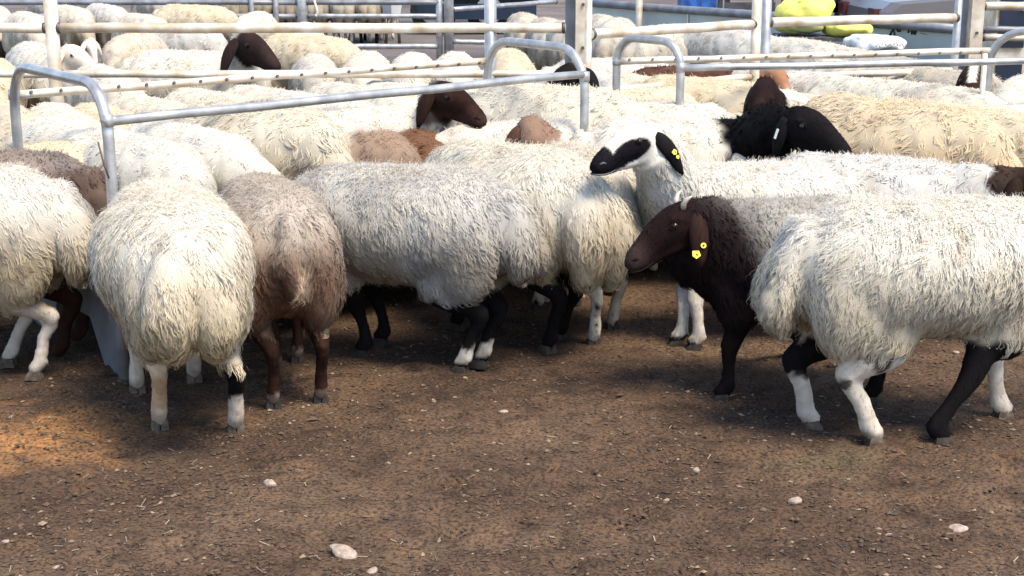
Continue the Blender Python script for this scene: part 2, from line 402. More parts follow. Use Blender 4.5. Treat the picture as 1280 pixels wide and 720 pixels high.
    wm = woolm[tri].mean(1)
    topw = 1+.35*sstep(.5, .95, N[tri].mean(1)[:, 2])
    locks('fleece', g('locks', 9000), np.clip(wm-.15, 0, 1)*topw, g('L', .050), g('W', .0085), g('rows', 6), lambda Q, ti: woolcol(Q), g('lift', .012), g('clump', .65), g('amp', .006))
    if g('short', 0):
        colv = col[tri].mean(1); locks('short_hair', g('short'), np.clip(.9-wm, 0, 1), .013, .0032, 3, lambda Q, ti: colv[ti], .0035, 0, 0, True)
    # ---- ears, eyes, horns, hooves
    W = lambda x, y, z: Vector(poll+hs*(dn*x+sn*y+un*z))
    ec = g('earcol', None); ec = np.asarray(hcc.mean(0) if ec is None else ec)
    ears = []
    if g('ears', True):
        for s in (-1, 1):
            el = g('earlen', .15)*hs
            b0 = W(.008, s*.050, .022)
            e1 = (Vector((0, 0, -1))*g('droop', .85)+sd_*s*g('earout', .45)-Vector((d.x, d.y, 0))*g('earback', .25)).normalized()
            Vv = []; Ff = []; nr, ns = 9, 7
            wd = (d*1.0-e1*d.dot(e1)).normalized(); nn = e1.cross(wd)*(1 if s > 0 else -1)
            if nn.dot(sd_*s) < 0: nn = -nn
            for layer in (0, 1):
                for i_ in range(nr):
                    tt = i_/(nr-1); ww = el*g('earw', .22)*(sin(pi*min(1, .10+tt*.88)))**.55*(1-.15*tt)+.002
                    drop = Vector((0, 0, -1))*el*.25*tt*tt
                    cpt = b0+e1*el*tt*.9+drop-nn*el*.10*sin(pi*tt)*-1
                    for j_ in range(ns):
                        q = (j_/(ns-1))*2-1
                        Vv.append(cpt+wd*ww*q-nn*(q*q)*ww*.45+nn*(.0028 if layer == 0 else -.0028)*(1-.6*abs(q)))
            o_ = nr*ns
            for i_ in range(nr-1):
                for j_ in range(ns-1):
                    a_ = i_*ns+j_; Ff.append((a_, a_+1, a_+ns+1, a_+ns)); Ff.append((o_+a_, o_+a_+ns, o_+a_+ns+1, o_+a_+1))
            bd = [(i_*ns, (i_+1)*ns) for i_ in range(nr-1)]+[((nr-1)*ns+j_, (nr-1)*ns+j_+1) for j_ in range(ns-1)]+[(i_*ns+ns-1+ns, i_*ns+ns-1) for i_ in reversed(range(nr-1))]+[(j_+1, j_) for j_ in reversed(range(ns-1))]
            for a_, b_ in bd: Ff.append((a_, b_, b_+o_, a_+o_))
            ce = np.tile(ec, (len(Vv), 1))*(1+.12*rng.normal(size=len(Vv)))[:, None]
            eo = mk('ear', Vv, Ff, M_BODY, root, True, np.clip(ce, 0, 1)); ears.append((eo, b0, e1, wd, nn, el, s))
    if g('eyes', True):
        for s in (-1, 1):
            Ve, Fe = ellipsoid(W(.088, s*.0465, .024), (.0115*hs,)*3, seg=10, rings=7)
            mk('eye', Ve, Fe, M_EYE, root, True)
            Ve, Fe = tube([W(.088+.0165*cos(a), s*(.0525-.004*abs(cos(a))), .0235+.0085*sin(a)) for a in np.linspace(0, 2*pi, 13)], .0028, 6, False)
            lid = mk('eyelid', Ve, Fe, M_BODY, root, True, np.tile(ec*.7, (len(Ve), 1)))
    if g('face_detail'):
        for s in (-1, 1):
            Ve, Fe = tube([W(.262, s*.012, -.016), W(.258, s*.020, -.008), W(.246, s*.0285, -.006), W(.236, s*.031, -.012)], [.0025, .0048, .0048, .002], 7)
            mk('nostril', Ve, Fe, M_BODY, root, True, np.tile(mo, (len(Ve), 1)))
            Ve, Fe = tube([W(.283, s*.002, -.040), W(.272, s*.020, -.043), W(.252, s*.0315, -.047), W(.225, s*.0345, -.048), W(.200, s*.0345, -.045)], [.003, .0036, .0036, .003, .0012], 6)
            mk('mouth_corner', Ve, Fe, M_BODY, root, True, np.tile(mo, (len(Ve), 1)))
    if g('horns'):
        for s in (-1, 1):
            Ve, Fe = tube([W(.035, s*.030, .050), W(.028, s*.038, .066), W(.012, s*.047, .076), W(-.006, s*.052, .078)], [.011, .010, .007, .002], 8)
            mk('horn', Ve, Fe, M_HORN, root, True)
    if g('hooves'):
        for k, Pk in legs.items():
            x, y = feet[k]; mb = MB()
            for q in (-1, 1):
                cy = y+q*.0135
                ring = lambda z, x0, x1, ww: [(x0, cy-ww, z), ((x0+x1)/2, cy-ww*1.1, z), (x1, cy-ww*.5, z), (x1, cy+ww*.5, z), ((x0+x1)/2, cy+ww*1.1, z), (x0, cy+ww, z)]
                a_ = ring(-.004, x-.018, x+.044, .0120); c_ = ring(.012, x-.015, x+.038, .0115); b_ = ring(.027, x-.012, x+.026, .0095)
                Fh = [(5, 4, 3, 2, 1, 0), (12, 13, 14, 15, 16, 17)]
                for r_ in (0, 6):
                    for j_ in range(6): Fh.append((r_+j_, r_+(j_+1) % 6, r_+6+(j_+1) % 6, r_+6+j_))
                mb.add(a_+c_+b_, Fh)
            mb.build('hoof', g('hoofmat', {}).get(k, g('hoofmat', {}).get('*', M_HOOF)), root, False)
    root['_ears'] = 0; del root['_ears']
    return root, ears
def place(root, x, y, rz, s=1.0):
    root.location = (x, y, 0); root.rotation_euler = (0, 0, rz); root.scale = (s, s, s)
def local_feet(o, hd, s, px):
    out = {}
    for pre in ('H', 'F'):
        L = []
        for (u, v) in px.get(pre, []):
            p = at(u, v, .0); dx, dy = p.x-o[0], p.y-o[1]; c_, s_ = cos(hd), sin(hd)
            L.append(((dx*c_+dy*s_)/s, (-dx*s_+dy*c_)/s))
        L.sort(key=lambda q: -q[1])
        for i, q in enumerate(L): out[pre+('L' if i == 0 else 'R')] = q
    return out
def to_local(p, o, hd, s):
    dx, dy = p.x-o[0], p.y-o[1]; c_, s_ = cos(hd), sin(hd)
    return ((dx*c_+dy*s_)/s, (-dx*s_+dy*c_)/s, p.z/s)
def tagmesh(kind, ear, t, mat, parent, sz=.016):
    eo, b0, e1, wd, nn, el, s = ear
    c = b0+e1*el*t*.9+Vector((0, 0, -1))*el*.25*t*t+nn*el*.10*sin(pi*t)+nn*.006
    mb = MB()
    if kind == 'round':
        V_, F_ = tube([c-nn*.001, c+nn*.002], sz*.8, 16); mb.add(V_, F_)
        r = mb.build('ear_tag', mat, eo); V_, F_ = tube([c+nn*.002, c+nn*.005], sz*.3, 10); mk('tag_button', V_, F_, M_INK if sz > .01 else mat, None or eo)
    elif kind == 'strip':
        a = e1.normalized(); b_ = wd
        q = [c+a*sz+b_*sz*.25, c-a*sz+b_*sz*.25, c-a*sz-b_*sz*.25, c+a*sz-b_*sz*.25]
        mb.add(q+[p+nn*.003 for p in q], [(3, 2, 1, 0), (4, 5, 6, 7), (0, 1, 5, 4), (1, 2, 6, 5), (2, 3, 7, 6), (3, 0, 4, 7)]); mb.build('ear_tag', mat, eo)
    else:
        a = e1; b_ = wd
        q = [c+a*sz*.9+b_*sz*.2, c+a*sz*.2+b_*sz, c-a*sz*.9+b_*sz*.9, c-a*sz*.8-b_*sz*.5, c+a*sz*.3-b_*sz*.8]
        n_ = len(q); mb.add(q+[p+nn*.003 for p in q], [tuple(range(n_-1, -1, -1)), tuple(range(n_, 2*n_))]+[(i, (i+1) % n_, n_+(i+1) % n_, n_+i) for i in range(n_)])
        mb.build('ear_tag', mat, eo)
        mk('tag_print', [c+nn*.0035+a*x+b_*y for x, y in ((-.004, -.001), (.004, -.003), (.005, .001), (-.003, .005))], [(0, 1, 2, 3)], M_INK, eo)

def const(c): c = np.asarray(c); return lambda Q: np.tile(c, (len(Q), 1))
def bands(*bb):
    """bands((z_top, colour), ...): from the ground up, colour below each z"""
    def f(Q):
        z = Q[:, 2]+.022*vnoise(Q, .035, 40)+.010*vnoise(Q, .012, 41); out = np.tile(np.asarray(bb[-1][1], float), (len(Q), 1))
        for zt, c in reversed(bb[:-1]): out = mix(out, np.asarray(c, float), 1-sstep(zt-.009, zt+.009, z))
        return out
    return f
LEGW_ = np.array((.62, .55, .46))

# ------------------------------------------------------------------ ground
def build_ground():
    def axis(fine0, fine1, step, far):
        a = list(np.arange(fine0, fine1+1e-6, step)); s = step; lo = [fine0]; hi = [fine1]
        while hi[-1] < far: s *= 1.35; hi.append(hi[-1]+s); lo.append(lo[-1]-s)
        return np.array(sorted(lo[1:])+a+hi[1:])
    X = axis(-2.0, 2.0, .020, 600); Y = axis(2.9, 5.6, .020, 600)
    gx, gy = np.meshgrid(X, Y, indexing='ij'); P = np.stack([gx.ravel(), gy.ravel(), np.zeros(gx.size)], 1)
    fade = 1-sstep(6.5, 9, np.hypot(P[:, 0], P[:, 1]-2.5))
    z = .010*vnoise(P, .35, 1)+.006*vnoise(P, .11, 2)+.005*vnoise(P, .05, 3)+.004*np.maximum(0, vnoise(P, .028, 4))
    for cx, cy, r, dp in hoofprints:
        q = ((P[:, 0]-cx)**2+(P[:, 1]-cy)**2)/(r*r); z -= dp*np.exp(-q*1.5)-dp*.45*np.exp(-(np.sqrt(q)-1.5)**2*4)
    P[:, 2] = z*fade
    nx, ny = len(X), len(Y)
    i = np.arange(nx-1)[:, None]*ny+np.arange(ny-1)[None]; q = np.stack([i, i+ny, i+ny+1, i+1], -1).reshape(-1, 4)
    def nodes(m, n, l, b, tc):
        def N(s, d=6, dist=0.0):
            x = n.new('ShaderNodeTexNoise'); x.inputs['Scale'].default_value = s; x.inputs['Detail'].default_value = d; x.inputs['Distortion'].default_value = dist
            l.new(tc.outputs['Object'], x.inputs['Vector']); return x
        def ramp(src, stops):
            r = n.new('ShaderNodeValToRGB'); r.color_ramp.elements[0].position = stops[0][0]; r.color_ramp.elements[0].color = (*stops[0][1], 1)
            r.color_ramp.elements[1].position = stops[-1][0]; r.color_ramp.elements[1].color = (*stops[-1][1], 1)
            for p, c in stops[1:-1]:
                e = r.color_ramp.elements.new(p); e.color = (*c, 1)
            l.new(src, r.inputs[0]); return r
        def mixc(f, a, c, bt='MIX'):
            x = n.new('ShaderNodeMix'); x.data_type = 'RGBA'; x.blend_type = bt
            if isinstance(f, float): x.inputs[0].default_value = f
            else: l.new(f, x.inputs[0])
            l.new(a, x.inputs[6]); l.new(c, x.inputs[7]); return x.outputs[2]
        def M(op, a, v=None, c=None):
            x = n.new('ShaderNodeMath'); x.operation = op; x.use_clamp = op in ('MULTIPLY_ADD',)
            l.new(a, x.inputs[0])
            if v is not None:
                (l.new(v, x.inputs[1]) if hasattr(v, 'links') else setattr(x.inputs[1], 'default_value', v))
            if c is not None: x.inputs[2].default_value = c
            return x.outputs[0]
        big = ramp(N(1.1, 5, .4).outputs['Fac'], [(.30, (.045, .027, .018)), (.5, (.078, .048, .030)), (.70, (.116, .076, .049))])
        mid = ramp(N(9, 8, .3).outputs['Fac'], [(.30, (.52, .50, .48)), (.50, (1, 1, 1)), (.72, (1.25, 1.20, 1.12))])
        c = mixc(1.0, big.outputs[0], mid.outputs[0], 'MULTIPLY')
        fine = ramp(N(95, 4).outputs['Fac'], [(.38, (.34, .31, .29)), (.50, (1, 1, 1)), (.68, (1.45, 1.40, 1.30))])
        c = mixc(.85, c, fine.outputs[0], 'MULTIPLY')
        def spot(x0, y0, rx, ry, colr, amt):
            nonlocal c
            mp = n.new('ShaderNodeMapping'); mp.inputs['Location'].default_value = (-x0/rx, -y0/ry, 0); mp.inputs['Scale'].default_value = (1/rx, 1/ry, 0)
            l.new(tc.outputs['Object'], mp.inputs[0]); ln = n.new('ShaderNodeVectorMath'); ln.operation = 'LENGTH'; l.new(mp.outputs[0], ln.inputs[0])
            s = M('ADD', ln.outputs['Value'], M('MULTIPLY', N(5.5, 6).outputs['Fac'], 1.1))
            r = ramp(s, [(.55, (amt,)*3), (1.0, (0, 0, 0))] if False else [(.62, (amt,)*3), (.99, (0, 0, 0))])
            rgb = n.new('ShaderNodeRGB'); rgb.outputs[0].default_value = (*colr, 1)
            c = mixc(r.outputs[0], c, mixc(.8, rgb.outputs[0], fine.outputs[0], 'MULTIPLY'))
        p = at(30, 545); spot(p.x, p.y, 1.1, .85, (.30, .150, .058), .8)  # patch of sunlight painted into the dirt colour, warm orange
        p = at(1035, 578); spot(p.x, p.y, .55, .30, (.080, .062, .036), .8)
        # the packed road beyond the pens is greyer
        sx = n.new('ShaderNodeSeparateXYZ'); l.new(tc.outputs['Object'], sx.inputs[0])
        mr = n.new('ShaderNodeMapRange'); mr.inputs['From Min'].default_value = 9.5; mr.inputs['From Max'].default_value = 12.5; l.new(sx.outputs['Y'], mr.inputs['Value'])
        far = ramp(N(.8, 8).outputs['Fac'], [(.35, (.085, .072, .070)), (.65, (.15, .135, .13))])
        c = mixc(mr.outputs[0], c, far.outputs[0]); l.new(c, b.inputs['Base Color'])
        b.inputs['Specular IOR Level'].default_value = .25
        bp = n.new('ShaderNodeBump'); bp.inputs['Strength'].default_value = .8; bp.inputs['Distance'].default_value = .010
        hsum = M('ADD', N(60, 6).outputs['Fac'], M('MULTIPLY', N(190, 3).outputs['Fac'], .5)); l.new(hsum, bp.inputs['Height']); l.new(bp.outputs[0], b.inputs['Normal'])
    m = pmat('trodden_dirt', rough=.95, build=nodes)
    tag(mesh_np('ground', P, q.ravel(), np.full(len(q), 4), m), kind='structure')
    return P
rng0 = np.random.default_rng(5)
hoofprints = [(rng0.uniform(-1.6, 1.8), rng0.uniform(3.1, 5.0), rng0.uniform(.03, .05), rng0.uniform(.009, .018)) for _ in range(110)]
build_ground()
def scatter_crumbs():
    rng = np.random.default_rng(9)
    N_ = 46000; d = 3.0+3.6*rng.random(N_)**1.5; x = (rng.random(N_)*2-1)*(.42*d+.25)
    P = np.stack([x, d, 0*x], 1)
    dens = .55+.6*vnoise(P, .35, 51)+.35*vnoise(P, .12, 52); keep = rng.random(N_) < np.clip(dens, .15, 1); P = P[keep]; n = len(P)
    s = .0020+.0052*rng.random(n)**2.8; s = np.where(rng.random(n) < .006, s*1.9, s)
    O = np.array([(1, 0, 0), (0, 1, 0), (-1, 0, 0), (0, -1, 0), (0, 0, .8), (0, 0, -.6)], float)
    V = O[None]*s[:, None, None]*(1+.35*rng.normal(size=(n, 6, 1)))*np.array((1.5, 1, .8))
    a = rng.random(n)*2*pi; c_, s_ = np.cos(a)[:, None], np.sin(a)[:, None]
    X = V[:, :, 0]*c_-V[:, :, 1]*s_; Y = V[:, :, 0]*s_+V[:, :, 1]*c_; V = np.stack([X, Y, V[:, :, 2]], 2)
    Z = .010*vnoise(P, .35, 1)+.006*vnoise(P, .11, 2)+.005*vnoise(P, .05, 3)+.004*np.maximum(0, vnoise(P, .028, 4))
    V = V+P[:, None]; V[:, :, 2] += (Z+s*.45)[:, None]
    f = np.array([(0, 1, 4), (1, 2, 4), (2, 3, 4), (3, 0, 4), (1, 0, 5), (2, 1, 5), (3, 2, 5), (0, 3, 5)])
    F = (f[None]+(np.arange(n)*6)[:, None, None]).reshape(-1)
    base = np.array((.080, .050, .031)); k = rng.random(n)
    col = base*(.42+.85*rng.random(n)[:, None]); col = np.where((k < .07)[:, None], np.array((.20, .145, .095))*(.6+.7*rng.random(n)[:, None]), col)
    tag(mesh_np('dirt_crumbs', V.reshape(-1, 3), F, np.full(n*8, 3), M_CRUMB, None, False, np.repeat(col, 6, 0)),
        'loose dark dirt crumbs and dry droppings strewn over the trodden yard floor', 'dirt', kind='stuff')
    n = 800; d = 3.1+3.4*rng.random(n)**1.3; x = (rng.random(n)*2-1)*(.4*d+.1); P = np.stack([x, d, 0*x], 1)
    Z = .010*vnoise(P, .35, 1)+.006*vnoise(P, .11, 2)+.005*vnoise(P, .05, 3)+.004*np.maximum(0, vnoise(P, .028, 4))+.004
    L = .004+.012*rng.random(n)**2; Wd = .0008+.0008*rng.random(n); a = rng.random(n)*pi
    dx = np.stack([np.cos(a), np.sin(a), .25*rng.normal(size=n)], 1); dy = np.stack([-np.sin(a), np.cos(a), 0*a], 1)
    c0 = P+np.stack([0*Z, 0*Z, Z], 1); b_ = dx*L[:, None]; e_ = dy*Wd[:, None]; up = np.array((0, 0, .0012))
    V = np.stack([c0-b_-e_, c0-b_+e_, c0-b_+up, c0+b_-e_, c0+b_+e_, c0+b_+up], 1)
    f = np.array([(0, 3, 5, 2), (2, 5, 4, 1), (1, 4, 3, 0)]); F = (f[None]+(np.arange(n)*6)[:, None, None]).reshape(-1)
    col = np.array((.30, .24, .16))*(.4+.8*rng.random(n)[:, None]**2)
    tag(mesh_np('chopped_straw', V.reshape(-1, 3), F, np.full(n*3, 4), M_CRUMB, None, False, np.repeat(col, 6, 0)), 'short pale bits of straw scattered over the brown dirt', 'straw', kind='stuff')
scatter_crumbs()

M_STONE = pmat('chalky_stone', (.36, .29, .24), .9, var=(60, (.20, .15, .12)), bump=(90, .6, .004))
def stone(u, v, r, label, flat=.5, seed=0, curl=False):
    rg = random.Random(seed); p = at(u, v, .0); V, F = ellipsoid((0, 0, 0), (r, r*.62, r*flat), seg=14, rings=9)
    A = np.array([tuple(q) for q in V]); k = 1+.28*vnoise(A+seed*3, r*.9, seed)+.14*vnoise(A, r*.35, seed+1); A = A*k[:, None]
    a = rg.uniform(-.6, .6); A = np.stack([A[:, 0]*cos(a)-A[:, 1]*sin(a), A[:, 0]*sin(a)+A[:, 1]*cos(a), A[:, 2]], 1)
    o = mk('pale_stone', A, F, M_STONE, None, False); o.location = (p.x, p.y, r*flat*.45); o.rotation_euler = (rg.uniform(-.3, .3), rg.uniform(-.3, .3), 0)
    tag(o, label, 'stone', 'pale stones on the dirt')
stone(430, 695, .040, 'largest pale chalky lump with a curled edge lying in the foreground dirt', .42, 1)
stone(463, 718, .020, 'small pale lump just beside the largest one at the bottom of the view', .5, 2)
stone(337, 607, .017, 'little pinkish white chip on bare dirt below the brown woolled sheep', .7, 3)
stone(629, 516, .017, 'flat white chip alone on the dirt in front of the black legged sheep', .4, 4)
stone(870, 590, .012, 'tiny upright white pebble below the dark brown headed sheep', .8, 5)
stone(993, 629, .020, 'knobbly white stone on the dirt below the large white walking sheep', .6, 6)
stone(1112, 671, .010, 'small round pale pebble near the lower right of the yard', .6, 7)
stone(1196, 661, .024, 'thin flat pale sliver half buried in the lower right dirt', .18, 8)
stone(70, 711, .013, 'small pale chip at the very bottom left of the yard', .4, 9)
stone(8, 680, .012, 'small white pebble at the left edge of the yard floor', .7, 10)
stone(193, 642, .011, 'thin cream sliver on the dirt below the white sheep seen from behind', .25, 11)
stone(1195, 441, .013, 'small white fleck on shaded dirt behind the large walking sheep', .4, 12)

# ------------------------------------------------------------------ feeding troughs
def arc_hoop(a, b, h, r, rr=.17):
    """inverted U between ground points a and b with rounded shoulders"""
    a, b = Vector(a), Vector(b); L = (b-a).length; u = (b-a)/L; P = [a+Vector((0, 0, -.02)), a+Vector((0, 0, h*.5))]
    for k in range(7):
        t = pi/2*k/6; P.append(a+u*rr*(1-cos(t))+Vector((0, 0, h-rr+rr*sin(t))))
    for k in range(7):
        t = pi/2*k/6; P.append(b-u*rr*(1-sin(t))+Vector((0, 0, h-rr+rr*cos(t))))
    P += [b+Vector((0, 0, h*.5)), b+Vector((0, 0, -.02))]
    return tube(P, r, 12)
def plate(P, th, nrm):
    P = [Vector(p) for p in P]; n = Vector(nrm).normalized()*th/2; k = len(P)
    V = [p-n for p in P]+[p+n for p in P]
    F = [tuple(range(k-1, -1, -1)), tuple(range(k, 2*k))]+[(i, (i+1) % k, k+(i+1) % k, k+i) for i in range(k)]
    return V, F
def rail(name, parent, a, b, r, mat, seg=12, droop=.0):
    a, b = Vector(a), Vector(b); P = [a.lerp(b, t)+Vector((0, 0, -droop*sin(pi*t)+.002*sin(t*17))) for t in np.linspace(0, 1, 9)]
    return smooth_tube(mk(name, *tube(P, r, seg), mat, parent))
def trough(n1, f1, n2, f2, label, hh=1.0, endplate=True, hr=.019, group='feeding troughs'):
    n1, f1, n2, f2 = map(Vector, (n1, f1, n2, f2))
    root = empty('feeding_trough', n1, 0, label, 'trough', group); O = n1.copy(); sub = lambda p: Vector(p)-O
    for a, b in ((f1, n1), (f2, n2)): smooth_tube(mk('hoop', *arc_hoop(sub(a), sub(b), hh, hr, .17 if (b-a).length > .7 else .12), M_GALV, root))
    up = Vector((0, 0, 1)); ax = (n2-n1).normalized()
    rail('rail', root, sub(n1)+up*.885, sub(n2)+up*.90, .0165, M_GALV)
    rb = rail('rail', root, sub(f1)+up*.885, sub(f2)+up*.90, .0165, M_CREAM)
    L = (f2-f1).length; nb_ = int(L/.115)
    for k in range(nb_):
        p = sub(f1)+up*.892+(f2-f1)*((k+.5)/nb_); sd = Vector((ax.y, -ax.x, 0))
        smooth_tube(mk('bolt', *tube([p+sd*.012, p+sd*.024+up*.004], .0065, 6), M_BOLT, root))
    for p in (n1, n2, f1, f2):   # weld collars where rails meet hoops
        smooth_tube(mk('collar', *tube([sub(p)+up*.868, sub(p)+up*.908], hr*1.10, 12), M_GALV, root))
    # sheet metal trough slung between the hoops
    ac = (f1-n1).normalized(); w0 = (f1-n1).length; wb = w0*.26
    prof = [(.02, .50), (.05, .22), (.22, .15), (w0-.22, .15), (w0-.05, .22), (w0-.02, .50)]
    def sec(base, t): return [sub(base)+ac*a+up*z for a, z in prof]
    A, B = sec(n1+ax*.02, 0), sec(n2-ax*.02, 0)
    for i, nm in enumerate(('side_panel', 'side_panel', 'floor_panel', 'side_panel', 'side_panel')):
        nn = (B[i]-A[i]).cross(A[i+1]-A[i]); mk(nm, *plate([A[i], A[i+1], B[i+1], B[i]], .004, nn), M_TROUGH, root, False)
    for q in (A, B): mk('end_plate', *plate([p+(ax*-.006 if q is A else ax*.006) for p in q], .004, ax), M_TROUGH, root, False)
    for e, sgn in ((n1, -1), (n2, 1)):
        for s_, base in ((1, .02), (-1, w0-.02)):
            p = sub(e)+ax*(.02 if e is n1 else -.02)+ac*base
            q = [p+up*.245, p+ac*s_*.30+up*.165, p+ac*s_*.17+up*.0, p+ac*s_*.0+up*.0]
            mk('foot', *plate([x+ax*sgn*.012 for x in q], .005, ax), M_TROUGH, root, False)
    for a, b in ((A[0], B[0]), (A[5], B[5])): smooth_tube(mk('rim', *tube([a, b], .010, 8), M_GALV, root))
    fd = []; 
    return root
g0 = lambda u, v, z: Vector((at(u, v, z).x, at(u, v, z).y, 0))
T1n1, T1f1 = g0(134, 146, .9), g0(17, 114, .9); T1n2, T1f2 = g0(731, 92, .9), g0(609, 76, .9)
tr1 = trough(T1n1, T1f1, T1n2, T1f2, 'long grey metal trough under two bent tube hoops, beside the near row of sheep')
V_, F_ = tube([Vector((-.03, -.02, .82)), Vector((-.014, -.02, .74)), Vector((-.002, -.018, .70))], .003, 6); mk('wire', V_, F_, M_RUST, tr1)
T2n1, T2f1 = g0(851, 81, .9), g0(771, 73, .9); T2n2, T2f2 = Vector((2.95, 7.02, 0)), g0(1238, 63, .9)
tr2 = trough(T2n1, T2f1, T2n2, T2f2, 'farther metal trough with bent tube hoops, right of the big upright column')
M_FEED = pmat('crushed_feed', (.30, .21, .11), .95, var=(70, (.16, .10, .05)), bump=(120, .8, .01))
for r_, a, b, c_, d in ((tr1, T1n1, T1n2, T1f2, T1f1), (tr2, T2n1, T2n2, T2f2, T2f1)):
    ins = lambda p, q, k: p.lerp(q, k)
    m1, m2, m3, m4 = ins(a, d, .12), ins(b, c_, .12), ins(b, c_, .88), ins(a, d, .88); ax = (b-a).normalized()*.05
    V = []; F = []; nu, nv = 60, 14
    for i in range(nu):
        for j in range(nv):
            p = (m1+ax).lerp(m2-ax, i/(nu-1)).lerp((m4+ax).lerp(m3-ax, i/(nu-1)), j/(nv-1)); V.append((p.x, p.y, .26+.018*sin(i*.9+j)*cos(j*1.3+i*.3)+.01*random.Random(i*31+j).random()))
    for i in range(nu-1):
        for j in range(nv-1): k = i*nv+j; F.append((k, k+1, k+nv+1, k+nv))
    tag(mk('animal_feed', V, F, M_FEED), 'brown crushed feed lying in the '+('near' if r_ is tr1 else 'farther')+' metal trough', 'feed', kind='stuff')
# extra upright of the farther trough, in front of its right hoop
pz = g0(1231, 72, .88)
smooth_tube(mk('prop_post', *tube([pz+Vector((0, 0, -.02))-T2n1, pz+Vector((0, 0, .9))-T2n1], .013, 10), M_CREAM, tr2))

# ------------------------------------------------------------------ pens
def fence(name, posts, rails, label, mat, group=None, pr=.03, rr=.022, ph=1.35, postmat=None, cat='fence'):
    o0 = Vector((posts[0][0], posts[0][1], 0)) if posts else Vector((rails[0][0][0], rails[0][0][1], 0))
    root = empty(name, o0, 0, label, cat, group)
    for p in posts:
        r_ = p[2] if len(p) > 2 else pr
        smooth_tube(mk('post', *tube([Vector((p[0], p[1], -.05))-o0, Vector((p[0], p[1], ph))-o0], r_, 12), postmat or mat, root))
    for r_ in rails:
        a_, b_ = Vector(r_[0])-o0, Vector(r_[1])-o0; q_ = r_[2] if len(r_) > 2 else rr; dr = (b_-a_).normalized()
        rail('rail', root, a_, b_, q_, r_[3] if len(r_) > 3 else mat)
        for e_, sg in ((a_, 1), (b_, -1)): smooth_tube(mk('weld_bead', *tube([e_+dr*sg*.002, e_+dr*sg*.010, e_+dr*sg*.020], [q_*1.05, q_*1.22, q_*1.04], 10), M_BOLT, root))
    return root
def pz_(u, v, z): p = at(u, v, z); return (p.x, p.y, z)
PY = at(400, 35, 1.0).y                                     # the pen fence stands square to the view
xw = lambda u, z=1.0, y=PY: (u-640)/FPX*(y*cos(PITCH)+(CAMH-z)*sin(PITCH))
zl = .765
fence('pen_fence', [(xw(65), PY, .036)], [((xw(-420), PY, 1.0), (xw(59), PY, 1.0), .026), ((xw(-420), PY, zl), (xw(59), PY, zl), .020)],
      'cream painted tube fence running off left from the flaking post beside the trough hoop', M_CREAM, 'tube fences of the sheep pens')
fence('pen_fence', [(xw(613), PY+.01, .031)], [((xw(71), PY, 1.0), (xw(707), PY, 1.0), .026), ((xw(71), PY, zl), (xw(707), PY, zl), .020)],
      'long cream tube fence with two level rails between left post and big column', M_CREAM, 'tube fences of the sheep pens', postmat=M_GALV)
def column(u, y, wpx, label, h=3.0, mirror=False):
    D = y*cos(PITCH)+.5*sin(PITCH); wd = wpx/FPX*D; x = (u-640)/FPX*D; root = empty('steel_column', (x, y, 0), 0, label, 'column', 'upright steel columns between pens')
    s = -1 if mirror else 1
    mk('web', *MB().box((-wd*.28, .03, h/2), (wd*.36, .012, h)).box((-wd*.46, .03, h/2), (.006, .07, h)).__dict__['V'] and (lambda m: (m.V, m.F))(MB().box((-wd*.30, .035, h/2), (wd*.42, .012, h))), M_DKRAIL, root, False)
    mb = MB().box((wd*.20, 0, h/2), (wd*.60, .10, h)); mk('flange', mb.V, mb.F, M_CREAM, root, False)
    mb = MB().box((0, 0, .006), (wd*1.8, .2, .012)); mk('base_plate', mb.V, mb.F, M_DKRAIL, root, False)
    for z in (.06, .9, 1.12): smooth_tube(mk('bolt', *tube([(wd*.2, -.05, z), (wd*.2, -.062, z)], .009, 6), M_BOLT, root))
    return root
column(722, PY+.04, 30, 'thick cream and grey steel column between the left and right pens')
a1, a2 = pz_(738, 43, 1.0), pz_(943, 30, 1.0); b1, b2 = pz_(960, 28, 1.0), pz_(1197, 22, 1.0)
fence('pen_fence', [(a1[0]-.01, a1[1], .017), (a2[0]+.01, a2[1], .027)], [(a1, a2, .025), ((a1[0], a1[1], .72), (a2[0], a2[1], .72), .019)],
      'cream tube panel from the big column to the twin posts', M_CREAM, 'tube fences of the sheep pens', ph=1.4)
fence('pen_fence', [(b1[0]-.01, b1[1], .027), (b2[0], b2[1], .022)], [(b1, b2, .026), ((b1[0], b1[1], .70), (b2[0], b2[1], .70), .019)],
      'cream tube panel from the twin posts to the right hand column', M_CREAM, 'tube fences of the sheep pens', ph=1.4, postmat=M_GALV)
column(1214, b2[1]+.25, 26, 'cream and grey steel column behind the farther trough, near the right edge')
# right end pen and what stands behind it
e0 = pz_(1226, 8, 1.05); fence('pen_fence', [], [(pz_(1227, 8, 1.04), pz_(1400, 6, 1.04), .026), (pz_(1227, 37, .88), pz_(1400, 38, .88), .022, M_DKRAIL), (pz_(1227, 47, .80), pz_(1400, 48, .80), .022), (pz_(1227, 80, .52), pz_(1400, 80, .52), .020)],
      'four rail tube panel right of the right hand column', M_CREAM, 'tube fences of the sheep pens')
